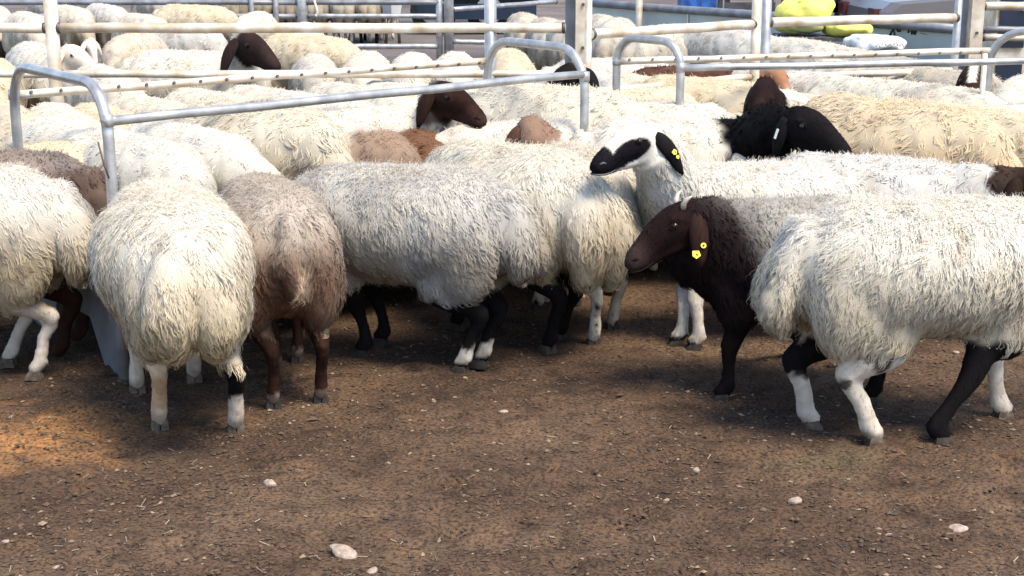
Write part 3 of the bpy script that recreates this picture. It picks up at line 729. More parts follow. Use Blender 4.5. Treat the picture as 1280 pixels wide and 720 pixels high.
# grey rails of the back pen, with a pale sheet below them
q1, q2 = pz_(738, 4, .75), pz_(1206, 37, .75)
y1, y2 = q1[1], q2[1]
fence('back_pen_fence', [(pz_(799, 9, .75)[0], pz_(799, 9, .75)[1], .035)], [(q1, q2, .038), ((q1[0], q1[1]+.02, .40), (q2[0], q2[1]+.02, .40), .02)],
      'dark grey tube fence slanting behind the right pen, sheeted with pale panels', M_DKRAIL, ph=1.25, postmat=M_CREAM)
M_SHEET = pmat('pale_green_sheet', (.50, .56, .54), .45, 0, var=(3, (.42, .48, .46)), bump=(5, .2, .01))
sx0 = Vector(q1)+Vector((0, .09, 0)); sx1 = Vector(q2)+Vector((-.04, .09, 0)); sh = empty('sheet_panel', (sx0.x, sx0.y, 0), 0, 'pale green sheet wall with black hand painted strokes behind the right pen', 'panel')
for k in range(3):
    a = sx0.lerp(sx1, k/3+.003); b = sx0.lerp(sx1, (k+1)/3-.003); nn = Vector((b.y-a.y, -(b.x-a.x), 0)); oo = Vector((sx0.x, sx0.y, 0))
    mk('sheet', *plate([Vector((a.x, a.y, .12))-oo, Vector((b.x, b.y, .12))-oo, Vector((b.x, b.y, .73))-oo, Vector((a.x, a.y, .73))-oo], .006, nn), M_SHEET, sh, False)
def sheet_pt(u, v):     # where pixel (u, v) meets the sheet
    best = None
    for k in range(401):
        p = sx0.lerp(sx1, k/400); D = p.y*cos(PITCH)
        for it in range(3): 
            a = PITCH+atan((v-360)/FPX); z = CAMH-p.y*tan(a); D = p.y*cos(PITCH)+(CAMH-z)*sin(PITCH)
        uu = 640+p.x/D*FPX
        if best is None or abs(uu-u) < best[0]: best = (abs(uu-u), Vector((p.x, p.y-.012, z)))
    return best[1]
strokes = [[(1117, 36), (1114, 40), (1111.5, 44)], [(1115.5, 35.5), (1117, 38), (1118, 42), (1117.5, 45.5)], [(1120, 35.5), (1121.5, 39), (1124.5, 38.5), (1125, 35.5), (1122.5, 35)],
           [(1135, 36), (1134.5, 41)], [(1139, 36), (1139, 43)], [(1141.5, 36.5), (1141.5, 43)], [(1144, 36.5), (1144, 43)], [(1138.5, 39.5), (1144.5, 39.8)], [(1149, 41), (1154, 42), (1158, 43)]]
for st in strokes:
    P = [sheet_pt(*q)-Vector((sx0.x, sx0.y, 0)) for q in st]; mk('painted_stroke', *tube(P, .008 if st is not strokes[-1] else .002, 5), M_INK, sh)

# far pens on the left
GY = at(470, 58, .2).y; xg = lambda u: (u-640)/FPX*(GY*cos(PITCH)+1*sin(PITCH)); zg = lambda v: CAMH-GY*tan(PITCH+atan((v-360)/FPX))
fence('far_pen_fence', [(xg(316), GY-.05, .026), (xg(346), GY-.03, .03), (xg(378), GY, .062)], [((xg(-200), GY, zg(3)), (xg(372), GY, zg(3)), .03, M_DKRAIL), ((xg(-200), GY, zg(20)), (xg(372), GY, zg(20)), .026), ((xg(-200), GY, .22), (xg(372), GY, .22), .024)],
      'far grey tube fence with a thick post, left of the waiting sheep', M_GALV, 'far fences', ph=1.3)
gt = fence('tube_gate', [(xg(549), GY, .036)], [((xg(384), GY, zg(3)), (xg(549), GY, zg(3)), .03, M_DKRAIL), ((xg(384), GY, zg(20)), (xg(549), GY, zg(20)), .026), ((xg(384), GY, zg(58)), (xg(549), GY, zg(58)), .030), ((xg(384), GY, 1.0), (xg(549), GY, 1.0), .03)],
      'wide tube gate with a bottom rail in front of the waiting sheep', M_GALV, None, ph=1.05, cat='gate')
smooth_tube(mk('gate_hook', *tube([(xg(394)-xg(549), -.04, zg(0)), (xg(398)-xg(549), -.05, zg(14)), (xg(397)-xg(549), -.06, zg(21)), (xg(395)-xg(549), -.05, zg(18))], .014, 8), M_CREAM, gt))
fence('far_pen_fence', [(xg(561), GY, .055)], [((xg(565), GY, zg(12)), (xg(700), GY+1.5, zg(10)), .028), ((xg(565), GY, zg(52)), (xg(616), GY, zg(53)), .028), ((xg(565), GY, 1.0), (xg(700), GY+1.5, 1.0), .028)],
      'far tube fence with a thick pale post in front of the dark blue trailer', M_GALV, 'far fences', ph=1.5)
# ------------------------------------------------------------------ things beyond the pens
M_NAVY = pmat('navy_paint', (.018, .030, .058), .35, .2, var=(2, (.010, .016, .032)), bump=(12, .1, .003))
M_LIGHTP = pmat('pale_wall_paint', (.55, .55, .55), .8, var=(1.5, (.42, .42, .43)))
M_TYRE = pmat('tyre_rubber', (.02, .02, .02), .85, bump=(50, .3, .004))
M_CAR = pmat('grey_car_paint', (.16, .15, .155), .3, .4)
M_GLASS = pmat('dark_glass', (.03, .035, .04), .08)
M_CHROME = pmat('bright_trim', (.7, .7, .68), .25, .8)
M_BLUE = pmat('blue_tarpaulin', (.03, .13, .42), .45, bump=(9, .5, .03), var=(5, (.02, .08, .30)))
M_RED = pmat('red_lamp', (.07, .01, .01), .3)
def wheel(parent, c, r, wd, ax=(0, 1, 0)):
    ax = Vector(ax); c = Vector(c)
    ty = mk('wheel', *tube([c-ax*wd/2, c-ax*wd*.42, c+ax*wd*.42, c+ax*wd/2], [r*.9, r, r, r*.9], 24), M_TYRE, parent)
    mk('rim', *tube([c-ax*(wd/2+.01), c+ax*(wd/2+.01)], r*.58, 16), M_CHROME, ty, False)
def trailer():
    y = 21.5; xt = lambda u: (u-640)/FPX*(y*.971+.3); x0, x1 = xt(430), xt(672)
    x0 = xt(520); root = empty('stock_trailer', (x0, y, 0), 0, 'dark blue panelled trailer behind the far fence, left of the big column', 'trailer'); L = x1-x0; n = 4
    mb = MB().box((L/2, 1.1, .48), (L, 2.0, .12)); mk('chassis', mb.V, mb.F, M_TYRE, root, False)
    for k in range(n):
        mb = MB().box((L*(k+.5)/n, .03, 1.45), (L/n-.03, .05, 1.8)); mk('side_panel', mb.V, mb.F, M_NAVY, root, False)
        mb = MB().box((L*(k+1)/n-.01, -.01, 1.45), (.035, .05, 1.84)); mk('upright', mb.V, mb.F, M_CHROME if k == 2 else M_NAVY, root, False)
    for z in (.62, 1.05): mb = MB().box((L/2, -.02, z), (L, .04, .035)); mk('trim_strip', mb.V, mb.F, M_DKRAIL, root, False)
    mb = MB().box((L/2, 1.1, 2.42), (L+.05, 2.1, .08)); mk('roof', mb.V, mb.F, M_NAVY, root, False)
    mb = MB().box((L/2, 2.1, 1.45), (L, .05, 1.8)).box((.03, 1.1, 1.45), (.05, 1.9, 1.8)).box((L-.03, 1.1, 1.45), (.05, 1.9, 1.8)); mk('rear_wall', mb.V, mb.F, M_NAVY, root, False)
    mb = MB().box((L/2, -.03, .33), (L*.98, .03, .22)); mk('side_skirt', mb.V, mb.F, M_NAVY, root, False)
    for x in (.25, L*.6): wheel(root, (x, .18, .34), .34, .22)
trailer()
def wall(name, u0, u1, y, h, mat, label, cat='wall', th=.15):
    xt = lambda u: (u-640)/FPX*(y*.971+.3); x0, x1 = xt(u0), xt(u1); root = empty(name, (x0, y, 0), 0, label, cat); L = x1-x0; n = max(2, int(L/1.2))
    for k in range(n): mb = MB().box((L*(k+.5)/n, 0, h/2), (L/n-.012, th, h)); mk('panel', mb.V, mb.F, mat, root, False)
    mb = MB().box((L/2, 0, h+.03), (L+.04, th+.06, .06)); mk('coping', mb.V, mb.F, mat, root, False)
    return root
wall('boundary_wall', -900, 2300, 34, 2.4, M_LIGHTP, 'long pale panelled wall closing off the market yard far behind everything')
def car():
    y = 13.2; D = y*.971+.25; xt = lambda u: (u-640)/FPX*D; x0 = xt(1096); root = empty('parked_car', (x0, y, 0), 0, 'dark grey parked pickup seen low behind the right pen rails', 'car')
    pr = [(0, .42), (.02, .78), (.12, .86), (1.2, .95), (1.45, .98), (1.75, 1.38), (2.9, 1.40), (3.1, 1.0), (4.4, .98), (4.5, .6), (4.45, .42)]
    V = []; F = []; n = len(pr)
    for yy, k in ((0, .96), (.06, 1), (1.6, 1), (1.66, .96)):
        V += [(2.2+(x-2.2)*(k if z > .5 else 1), yy+(.14*sstep(.95, 1.4, z)*(1 if yy < .8 else -1)), .42+(z-.42)*k) for x, z in pr]
    for r_ in range(3):
        for k in range(n): k2 = (k+1) % n; F.append((r_*n+k, r_*n+k2, (r_+1)*n+k2, (r_+1)*n+k))
    F += [tuple(range(n-1, -1, -1)), tuple(3*n+k for k in range(n))]
    mk('body', V, F, M_CAR, root, False)
    for a in ([(1.52, 1.02), (1.80, 1.33), (2.30, 1.34), (2.30, 1.02)], [(2.36, 1.02), (2.36, 1.34), (2.86, 1.34), (2.98, 1.02)]):
        mk('window', *plate([(x, .045+.14*sstep(.95, 1.4, z), z) for x, z in a], .02, (0, 1, 0)), M_GLASS, root, False)
    for x in (.8, 3.6): wheel(root, (x, .06, .36), .36, .22)
    mb = MB().box((-.05, .83, .50), (.12, 1.6, .2)); mk('bumper', mb.V, mb.F, M_CHROME, root, False)
    for yy in (.2, 1.45): mb = MB().box((.01, yy, .74), (.06, .26, .12)); mk('tail_light', mb.V, mb.F, M_RED, root, False)
car()
def crates():
    y = 15.4; D = y*.971+.25; xt = lambda u: (u-640)/FPX*D
    M_SL = pmat('dark_weathered_slats', (.075, .075, .082), .8, var=(14, (.035, .035, .04)), bump=(40, .4, .004))
    for i, (u, lab) in enumerate(((1052, 'dark slatted crate standing right of the yellow sack behind the back pen'), (1018, 'dark slatted crate half hidden behind the knotted yellow sack'), (930, 'dark slatted crate behind the twin fence posts'))):
        x = xt(u); root = empty('slatted_crate', (x, y, 0), 0, lab, 'crate', 'slatted crates behind the pens'); w_ = .62 if i < 2 else .5
        for k in range(7):
            mb = MB().box((0, -.3, .12+k*.15), (w_, .025, .10)); mk('slat', mb.V, mb.F, M_SL, root, False)
            mb = MB().box((w_/2, 0, .12+k*.15), (.025, .58, .10)); mk('slat', mb.V, mb.F, M_SL, root, False)
        for sx in (-1, 1):
            for sy in (-1, 1): mb = MB().box((sx*(w_/2-.03), sy*.26, .56), (.05, .05, 1.12)); mk('corner_post', mb.V, mb.F, M_SL, root, False)
        mb = MB().box((0, 0, .1), (w_-.06, .5, .03)); mk('floor_board', mb.V, mb.F, M_SL, root, False)
crates()
def cabinet(u, y, wpx, h, label):
    D = y*.971+.2; x = (u-640)/FPX*D; w_ = wpx/FPX*D; root = empty('blue_cabinet', (x, y, 0), 0, label, 'cabinet', 'dark blue cabinets at the right edge')
    mb = MB().box((0, .25, h/2), (w_, .5, h)); mk('body', mb.V, mb.F, M_CREAM, root, False)
    for z0, z1 in ((.06, h*.46), (h*.52, h-.05)):
        mb = MB().box((0, -.008, (z0+z1)/2), (w_*.8, .02, z1-z0)); d_ = mk('door', mb.V, mb.F, M_NAVY, root, False); mb = MB().box((w_*.3, -.025, (z0+z1)/2), (.015, .02, .10)); mk('handle', mb.V, mb.F, M_CHROME, d_, False)
cabinet(1262, 10.2, 40, 1.35, 'cream framed cabinet with dark blue doors behind the right end rails')
def tarp():
    y = 15.6; D = y*.971+.25; x0, x1 = (852-640)/FPX*D, (895-640)/FPX*D; V = []; F = []; nu, nv = 14, 12
    for i in range(nu):
        for j in range(nv):
            t = j/(nv-1); x = x0+(x1-x0)*i/(nu-1); z = .60+.42*sin(min(1, t*1.6)*pi/2) if t < .6 else 1.02
            yy = y+(.02 if t < .55 else (t-.55)*1.2)+.02*sin(i*1.3+j*.4)
            V.append((x, yy, z+.012*sin(i*.9)))
    for i in range(nu-1):
        for j in range(nv-1): k = i*nv+j; F.append((k, k+nv, k+nv+1, k+1))
    root = empty('covered_drum_stack', ((x0+x1)/2, y+.3, 0), 0, 'bright blue tarpaulin draped over a low stack behind the right pen', 'tarpaulin')
    V = [(a-(x0+x1)/2, b-y-.3, c_) for a, b, c_ in V]; o = mk('tarpaulin', V, F, M_BLUE, root)
    mb = MB().box((0, .05, .30), ((x1-x0)*.94, .62, .60)); mk('crate_base', mb.V, mb.F, M_DKRAIL, root, False); mb = MB().box((0, .05, .80), ((x1-x0)*.9, .56, .40)); mk('covered_load', mb.V, mb.F, M_BLUE, root, False)
tarp()
M_SACKY = pmat('yellow_green_sack', (.74, .74, .14), .6, bump=(220, .4, .003), var=(6, (.58, .56, .12)))
M_SACKW = pmat('white_woven_sack', (.66, .66, .66), .7, bump=(220, .4, .003), var=(16, (.50, .52, .55)))
M_SACKO = pmat('olive_sack', (.33, .34, .12), .7, bump=(220, .4, .003), var=(6, (.24, .25, .09)))
def sack(c, r, rz, mat, label, neck=None, seed=0, prints=False):
    V, F = ellipsoid((0, 0, 0), (1, 1, 1), seg=40, rings=24); A = np.array([tuple(v) for v in V])
    A = np.sign(A)*np.abs(A)**.72; A = A*np.array(r); A = A*(1+.20*vnoise(A+seed, .11, seed)+.10*vnoise(A+seed, .045, seed+1)+.04*vnoise(A, (.3, .02, .3), seed+2))[:, None]
    root = empty('feed_sack', c, rz, label, 'sack', 'full sacks behind the right pen'); mk('sack_body', A, F, mat, root)
    if neck:
        P = [Vector((neck*r[0]*.55, 0, r[2]*.7)), Vector((neck*r[0]*.6, 0, r[2]*1.15)), Vector((neck*r[0]*.72, .0, r[2]*1.45)), Vector((neck*r[0]*.66, 0, r[2]*1.9))]
        V, F = tube([tuple(q) for q in catmull(P, 4)], list(np.interp(np.linspace(0, 1, 13), [0, .35, .6, 1], [r[2]*.55, r[2]*.22, r[2]*.12, r[2]*.34])), 14); mk('tied_neck', V, F, mat, root)
    if prints:
        for k in range(5):
            x = (-.5+.24*k)*r[0]; zz = .1*r[2]*((k % 2)*2-1); yy = -r[1]*1.06
            mk('printed_mark', *tube([(x, yy, zz), (x+.02, yy-.002, zz+.018), (x+.034, yy, zz-.008)], .003, 5), pmat('grey_print', (.2, .22, .26), .6), root)
    return root
p = at(1035, 55, .55); Ys = 8.9
def onp(u, v, y): q = atd(u, v, y); return (q.x, q.y, q.z)
SY = 11.75
sack(onp(1008, 12, SY+.05), (.215, .2, .085), .05, M_SACKY, 'plump yellow green sack with a tied neck, topmost of the pile', .8, 3)
sack(onp(1002, 32, SY), (.18, .18, .055), -.1, M_SACKO, 'olive coloured sack under the left end of the knotted yellow sack', None, 5)
sack(onp(1060, 37, SY-.1), (.165, .18, .055), .15, M_SACKY, 'flat yellow sack just right of and below the knotted one', None, 7)
sack(onp(1094, 54, 10.9), (.19, .2, .062), .2, M_SACKW, 'white woven sack with grey printed marks beside the pale green sheet', None, 9, True)
M_SLT = pmat('dark_weathered_slats')
for (u_, v_, yy_, wd_, lab_) in ((1030, 44, SY, .72, 'low dark timber platform under the yellow sacks'), (1098, 60, 10.9, .42, 'small dark timber platform under the white woven sack')):
    c_ = onp(u_, v_, yy_); pl = empty('sack_platform', (c_[0], c_[1], 0), 0, lab_, 'platform', 'timber platforms for sacks')
    for k in range(6): b_ = MB().box((0, -.22+k*.09, c_[2]-.016), (wd_, .075, .03)); mk('board', b_.V, b_.F, M_SLT, pl, False)
    for sx in (-1, 1):
        for sy in (-1, 1): b_ = MB().box((sx*(wd_/2-.06), sy*.18, (c_[2]-.032)/2), (.06, .06, c_[2]-.032)); mk('leg', b_.V, b_.F, M_SLT, pl, False)
# white scrap bucket by the gate
bp_ = atd(490, 7, 19.5); bk = empty('white_tub', (bp_.x, bp_.y, 0), 0, 'square white tub holding dark scraps on a stand, right of the waiting sheep', 'tub')
V, F = tube([(0, 0, bp_.z-.14), (0, 0, bp_.z+.06)], [.10, .14], 4); mk('tub', V, F, M_LIGHTP, bk, False)
mk('scraps', *ellipsoid((0, 0, bp_.z+.08), (.09, .09, .07), seg=8, rings=6), M_TYRE, bk, False)
for sx in (-1, 1):
    for sy in (-1, 1): mk('leg', *tube([(sx*.09, sy*.09, 0), (sx*.07, sy*.07, bp_.z-.13)], .015, 6), M_BOLT, bk)

# ------------------------------------------------------------------ the near sheep
def near(key, o, hd, s, label, feet=None, head=None, group='sheep crowded around the near trough', **kw):
    h = R(hd); sp = dict(kw); f0 = {'HL': (-.30, .10), 'HR': (-.28, -.10), 'FL': (.19, .085), 'FR': (.21, -.085)}
    if feet: f0.update(local_feet(o, h, s, feet))
    if kw.get('feetloc'): f0.update(kw['feetloc'])
    sp['feet'] = f0
    if head:
        sp['poll'] = to_local(atd(*head[0]), o, h, s); sp['muz'] = to_local(atd(*head[1]), o, h, s)
        pv, mv = Vector(sp['poll']), Vector(sp['muz']); 
        sp['hs'] = kw.get('hs', 1.0)
    root, ears = build_sheep(sp); place(root, o[0], o[1], h, s); tag(root, label, 'sheep', group)
    return root, ears
HI = dict(vox=.0135, rows=5, hooves=True, short=2600, clumpn=8, clump=.58)
# S2: white rump, straight from behind
yl = np.array((.70, .57, .37))
near('rump', (-1.06, 4.45), 110, 1.0, 'creamy white sheep seen square from behind with one black hind leg',
     feet={'H': [(200, 535), (295, 540)], 'F': [(172, 490), (243, 476)]}, locks=30000, seed=2, W=.0044, L=.043, fat=1.13, tail=(.098, .315), low=np.array((.72, .62, .46)), hem=.25,
     patch=[(lambda Q: sstep(-.40, -.47, Q[:, 0])*sstep(.50, .36, Q[:, 2])*.75, yl)],
     legcol={'HL': bands((.06, (.50, .40, .31)), (.2, (.50, .33, .20)), (1, (.60, .46, .32))), 'HR': bands((.125, (.56, .48, .40)), (1, BLACK)), '*': bands((1, (.54, .46, .38)))},
     hoofmat={'*': M_HOOFP}, **{k: v for k, v in HI.items() if k != 'x'}, legr=1.08, eyes=False)
# S3: brown grey
near('brown', (-.80, 4.78), 108, .95, 'greyish brown woolled sheep seen from behind with a small cream tail tuft',
     feet={'H': [(342, 510), (401, 503)], 'F': [(372, 452), (345, 460)]}, locks=22000, seed=3, W=.0044, L=.034, fat=1.0, tail=None, hem=.27, face=DBROWN, wool=np.array((.50, .42, .345)), low=np.array((.26, .15, .10)), swirl=.6,
     patch=[(lambda Q: sstep(-.34, -.45, Q[:, 0])*sstep(.62, .48, Q[:, 2])*.75, np.array((.18, .085, .05))), (lambda Q: sstep(.58, .70, Q[:, 2])*.6, np.array((.66, .60, .53))),
            (lambda Q: np.exp(-(((Q[:, 1]+.030)/.034)**4+((Q[:, 2]-.47)/.055)**4))*(Q[:, 0] < -.36)*1.3, np.array((.80, .62, .44)))],
     legcol={'*': bands((.05, (.22, .16, .13)), (1, (.030, .014, .010)))}, eyes=False, **HI)
# S4: big side-on white with black legs
near('side', (-.40, 5.02), 162, .97, 'grey white shaggy sheep side on with black legs and white socks, middle of the row',
     feet={'H': [(578, 466), (603, 458)], 'F': [(455, 445), (478, 430)]}, locks=30000, seed=4, W=.0044, L=.040, fat=1.1, tail=(.08, .34), hem=.28, face=BLACK, wool=np.array((.66, .635, .59)), low=np.array((.47, .42, .36)), swirl=.45,
     patch=[(lambda Q: np.clip(1.3*vnoise(Q, .15, 77), 0, .8), np.array((.42, .41, .40)))],
     legcol={'HL': bands((.045, BLACK), (.095, (.60, .56, .50)), (1, BLACK)), 'HR': bands((.045, BLACK), (.095, (.60, .56, .50)), (1, BLACK)), '*': bands((1, BLACK*1.3))}, eyes=False, **HI)
# S5: white, behind S4
near('tailed', (-.02, 5.38), 132, 1.0, 'white sheep with hanging fat tail and black hind legs, right of the shaggy grey one',
     feet={'H': [(686, 440), (700, 425)]}, locks=23000, seed=5, W=.0044, L=.044, fat=1.1, tail=(.10, .27), hem=.28, wool=np.array((.80, .755, .66)), low=np.array((.66, .56, .42)),
     legcol={'*': bands((1, BLACK*1.2))}, eyes=False, **HI)
# S6: cream, spotted white legs
near('spotted', (.24, 5.62), 108, .95, 'cream sheep with black speckled white legs, between the fat tailed one and pied head',
     feet={'H': [(742, 432), (765, 412)]}, locks=14000, seed=6, W=.0044, L=.038, fat=1.0, tail=(.07, .33), hem=.28, wool=np.array((.74, .68, .58)), low=np.array((.66, .52, .38)),
     legcol={'*': lambda Q: mix(np.tile(np.array((.56, .51, .45)), (len(Q), 1)), BLACK, np.clip(sstep(.25, .5, vnoise(Q, .035, 91)), 0, 1))}, eyes=False, **HI)
# S7: raised pied head
def pied(hx, hy, hz, P):
    n = len(hx); c = np.tile(np.array((.66, .62, .56)), (n, 1)); w = .010*vnoise(P, .03, 60)
    eye = (1-sstep(.93, 1.05, np.sqrt(((hx-.128)/.086)**2+((hz+.003+(hx-.12)*.12)/.043)**2)+w*4))*sstep(.014, .020, abs(hy))
    low = sstep(.15, .16, hx+w)*(1-sstep(.004, .012, hz+w))*sstep(-.058, -.05, hz)
    muzz = sstep(.196, .206, hx+w*.7+sstep(.02, -.03, hz)*.016)
    return mix(c, BLACK*np.array((1, 1, 1.3)), np.clip(np.maximum(np.maximum(eye, low*(hx < .21)), muzz), 0, 1))
r7, e7 = near('pied', (.84, 5.32), 180, .92, 'white sheep with raised head, black muzzle and cheek, yellow tag in black ear',
     feet={'F': [(848, 432), (870, 437)]}, head=((812, 173, 5.08), (737, 205, 4.92)), locks=22000, seed=7, W=.0044, L=.038, hs=1.05, neck=1.2, headcol=pied, earcol=BLACK*1.2, earlen=.172, earw=.19, droop=.75, earback=.8, earout=.2, mouthc=np.array((.10, .10, .11)), polledge=-.01,
     neckmid=(-.02, .0, -.03), wool=np.array((.80, .77, .71)), low=np.array((.66, .56, .44)), legcol={'*': bands((.045, BLACK), (1, (.54, .50, .45)))}, sm=4, **{**HI, 'vox': .0088, 'short': 6000, 'face_detail': True})
near_ear = lambda ears: max(ears, key=lambda q: q[6])
for q in e7:
    if q[6] > 0: tagmesh('leaf', q, .52, M_TAGY, r7, .012); tagmesh('round', q, .64, M_TAGY, r7, .009)
# S8: dark brown head lowered
def darkhead(hx, hy, hz, P):
    c = np.tile(np.array((.012, .0055, .006)), (len(hx), 1)); c = mix(c, np.array((.038, .025, .022)), sstep(.17, .235, hx)*.9)
    return mix(c, np.array((.034, .017, .014)), np.clip(vnoise(P, .05, 61)*.6, 0, .5))
r8, e8 = near('dark', (.90, 4.66), 178, .90, 'dark brown headed sheep with yellow ear tags, small horn and blackish neck',
     feet={'F': [(905, 500), (1005, 450)]}, head=((871, 268, 4.55), (780, 326, 4.50)), locks=20000, seed=8, W=.0044, L=.034, hs=1.1, neck=1.15, headcol=darkhead, earcol=(.024, .012, .010), earlen=.150, earw=.21, droop=1.0, earback=.05, earout=.3, mouthc=np.array((.012, .008, .008)), horns=True, polledge=.01,
     swirl=.6, wool=np.array((.52, .50, .46)), low=np.array((.10, .08, .075)), amp=.005,
     patch=[(lambda Q: sstep(-.16, .06, Q[:, 0]-.95*(Q[:, 2]-.50)+.05*vnoise(Q, .08, 71))*.62, np.array((.16, .145, .135))),
            (lambda Q: sstep(.00, .14, Q[:, 0]-.95*(Q[:, 2]-.50)+.05*vnoise(Q, .07, 71)), np.array((.020, .012, .013)))], nape=(.17, (.026, .014, .014)),
     legcol={'*': bands((1, (.008, .005, .005)))}, sm=4, **{**HI, 'vox': .0088, 'short': 6000, 'face_detail': True})
for q in e8:
    if q[6] > 0: tagmesh('leaf', (q[0], q[1]+q[3]*.014, q[2], q[3], q[4], q[5], q[6]), .80, M_TAGY, r8, .016); tagmesh('round', (q[0], q[1]-q[3]*.010, q[2], q[3], q[4], q[5], q[6]), .66, M_TAGY, r8, .012)
# S9: the big white walking sheep, right
near('walker', (1.265, 4.27), 6, 1.0, 'large white shaggy sheep walking right with black and white patched legs, nearest on the right',
     feet={'H': [(1010, 535), (1090, 556)], 'F': [(1172, 555), (1250, 522)]}, locks=33000, seed=9, W=.0044, L=.046, fat=1.05, tail=(.07, .33), hem=.30, face=BLACK, wool=np.array((.80, .77, .70)), low=np.array((.70, .62, .49)), amp=.008, swirl=.4,
     poll=(.56, .0, .60), muz=(.76, 0, .50), patch=[(lambda Q: sstep(.33, .26, Q[:, 2])*(Q[:, 0] > -.1)*.6, np.array((.50, .42, .28)))],
     legcol={'HL': bands((.17, (.56, .50, .43)), (.30, BLACK), (1, (.45, .36, .28))), 'HR': lambda Q: mix(bands((.035, (.2, .17, .14)), (1, (.58, .52, .44)))(Q), BLACK, np.clip(sstep(.018, .03, Q[:, 0]*0+(vnoise(Q, .05, 95)*.06))*.9, 0, 1)),
             'FR': bands((1, BLACK)), 'FL': bands((1, (.55, .50, .43)))}, hoofmat={'FR': M_HOOF, '*': M_HOOFP}, legr=1.1, **HI)
# S1 and the brown one behind it
near('leftmost', (-1.94, 4.86), 182, 1.0, 'white sheep cut by the left edge of the view, nearer of the two there',
     feet={'H': [(14, 456), (48, 472)]}, locks=18000, seed=12, W=.0046, L=.046, tail=(.09, .33), fat=1.1, hem=.255, legr=.92, legcol={'*': bands((1, (.54, .48, .42)))}, wool=np.array((.78, .74, .67)), low=np.array((.68, .58, .42)), hoofmat={'*': M_HOOFP}, eyes=False, **HI)
near('brownband', (-1.90, 5.20), 172, 1.0, 'brown woolled sheep behind the white one at the left edge', locks=12000, seed=13, W=.0055, L=.038, wool=np.array((.17, .115, .09)), low=np.array((.10, .07, .055)), face=DBROWN,
     patch=[(lambda Q: sstep(.66, .70, Q[:, 2])*.4, np.array((.66, .58, .52)))], legcol={'*': const(DBROWN)}, eyes=False, vox=.011, rows=5)

# ------------------------------------------------------------------ sheep of the middle distance with heads to be seen
def mid(uv, y, hd, s, label, group='sheep penned behind the near trough', **kw):
    """uv = pixel of the top of the back at mid body; y = None: found from a back height of .70"""
    p = at(uv[0], uv[1], .745*s) if y is None else atd(uv[0], uv[1], y)
    h = R(hd); o = (p.x, p.y); sp = dict(vox=.0165, rows=4, locks=6385, W=.0066, L=.036, clumpn=8, lift=.010, clump=.75); sp.update(kw)
    if 'headpx' in kw:
        (a, b) = kw['headpx']; sp['poll'] = to_local(atd(*a), o, h, s); sp['muz'] = to_local(atd(*b), o, h, s)
    root, ears = build_sheep(sp); place(root, o[0], o[1], h, s); tag(root, label, 'sheep', group); return root, ears
BL = dict(headcol=lambda hx, hy, hz, P: np.tile(BLACK, (len(hx), 1)), face=BLACK, earcol=BLACK*1.2)
def brownhead(c, c2=None):
    c = np.asarray(c, float); c2 = c*1.6 if c2 is None else np.asarray(c2, float)
    return dict(headcol=lambda hx, hy, hz, P: mix(np.tile(c, (len(hx), 1)), c2, np.clip(.5*vnoise(P, .05, 66)+.4*sstep(.1, .24, hx), 0, 1)), earcol=c)
# black neck and head, looking right
r, e = mid((850, 158), 6.15, 8, 1.0, 'white sheep with jet black neck and head and small white tag, right of pied head', locks=7804, seed=20, headpx=((990, 152, 5.80), (1044, 180, 5.62)), hs=1.15, neck=1.1, earout=.1, earlen=.13, vox=.010, short=4500, polledge=.04,
    patch=[(lambda Q: sstep(.13, .18, Q[:, 0]+.03*vnoise(Q, .05, 73)), BLACK)], nape=(.26, BLACK), neckmid=(0, 0, .02), **BL)
for q in e:
    if q[6] < 0: tagmesh('strip', q, .45, M_TAGW, r, .02)
mid((1120, 150), 6.05, -40, 1.12, 'large golden cream curly sheep right of the jet black head', locks=9460, seed=21, wool=np.array((.76, .64, .46)), low=np.array((.74, .48, .24)), L=.05, amp=.009, swirl=.7, fat=1.12)  # warm sun on the flank painted into the wool as gold
mid((1090, 203), 5.45, -12, .93, 'long pale sheep behind the large walking one, brown head cut by right edge', locks=9223, seed=22, nape=(.12, (.07, .045, .035)), headpx=((1268, 226, 5.3), (1325, 240, 5.25)), wool=np.array((.72, .70, .66)), low=np.array((.58, .54, .48)), **brownhead((.018, .010, .007)))
mid((978, 118), 7.0, -100, 1.0, 'white sheep facing the camera with a glossy dark brown face, behind the jet black head', locks=5676, seed=23, polledge=-.02, nape=(.14, (.014, .008, .007)), headpx=((957, 112, 6.62), (947, 152, 6.5)), hs=1.15, vox=.010, short=1200, earout=.15, earback=0, **brownhead((.012, .006, .0055), (.03, .017, .015)))
mid((470, 130), 6.55, 6, 1.0, 'white sheep with a curly nape and a chestnut head turned right under the near rail', locks=7095, seed=24, headpx=((545, 116, 6.40), (588, 138, 6.3)), hs=1.02, polledge=.0, vox=.010, short=1800, nape=(.17, (.20, .16, .14)), face_detail=True,
    patch=[(lambda Q: sstep(.30, .38, Q[:, 0]), np.array((.30, .24, .20)))], **brownhead((.016, .0075, .006), (.06, .031, .026)))
mid((640, 128), 6.35, 195, .95, 'white sheep seen past the near hoop, its flank lit, left of the brown poll', locks=5676, seed=25)
mid((690, 150), 6.05, -75, .90, 'sheep with a mottled brown and cream poll poking up right of the near hoop leg', locks=5719, seed=26, headpx=((662, 158, 5.82), (668, 215, 5.75)), hs=1.1, polledge=.10, nape=(.16, (.34, .22, .16)),
    patch=[(lambda Q: sstep(.36, .42, Q[:, 0])*.9, np.array((.26, .15, .10)))], **brownhead((.07, .035, .024), (.24, .15, .10)))
mid((695, 108), 6.75, -28, 1.1, 'big cream shaggy sheep behind the right hoop of the near trough', locks=9223, seed=27, wool=np.array((.80, .75, .64)), low=np.array((.72, .62, .46)), fat=1.1)
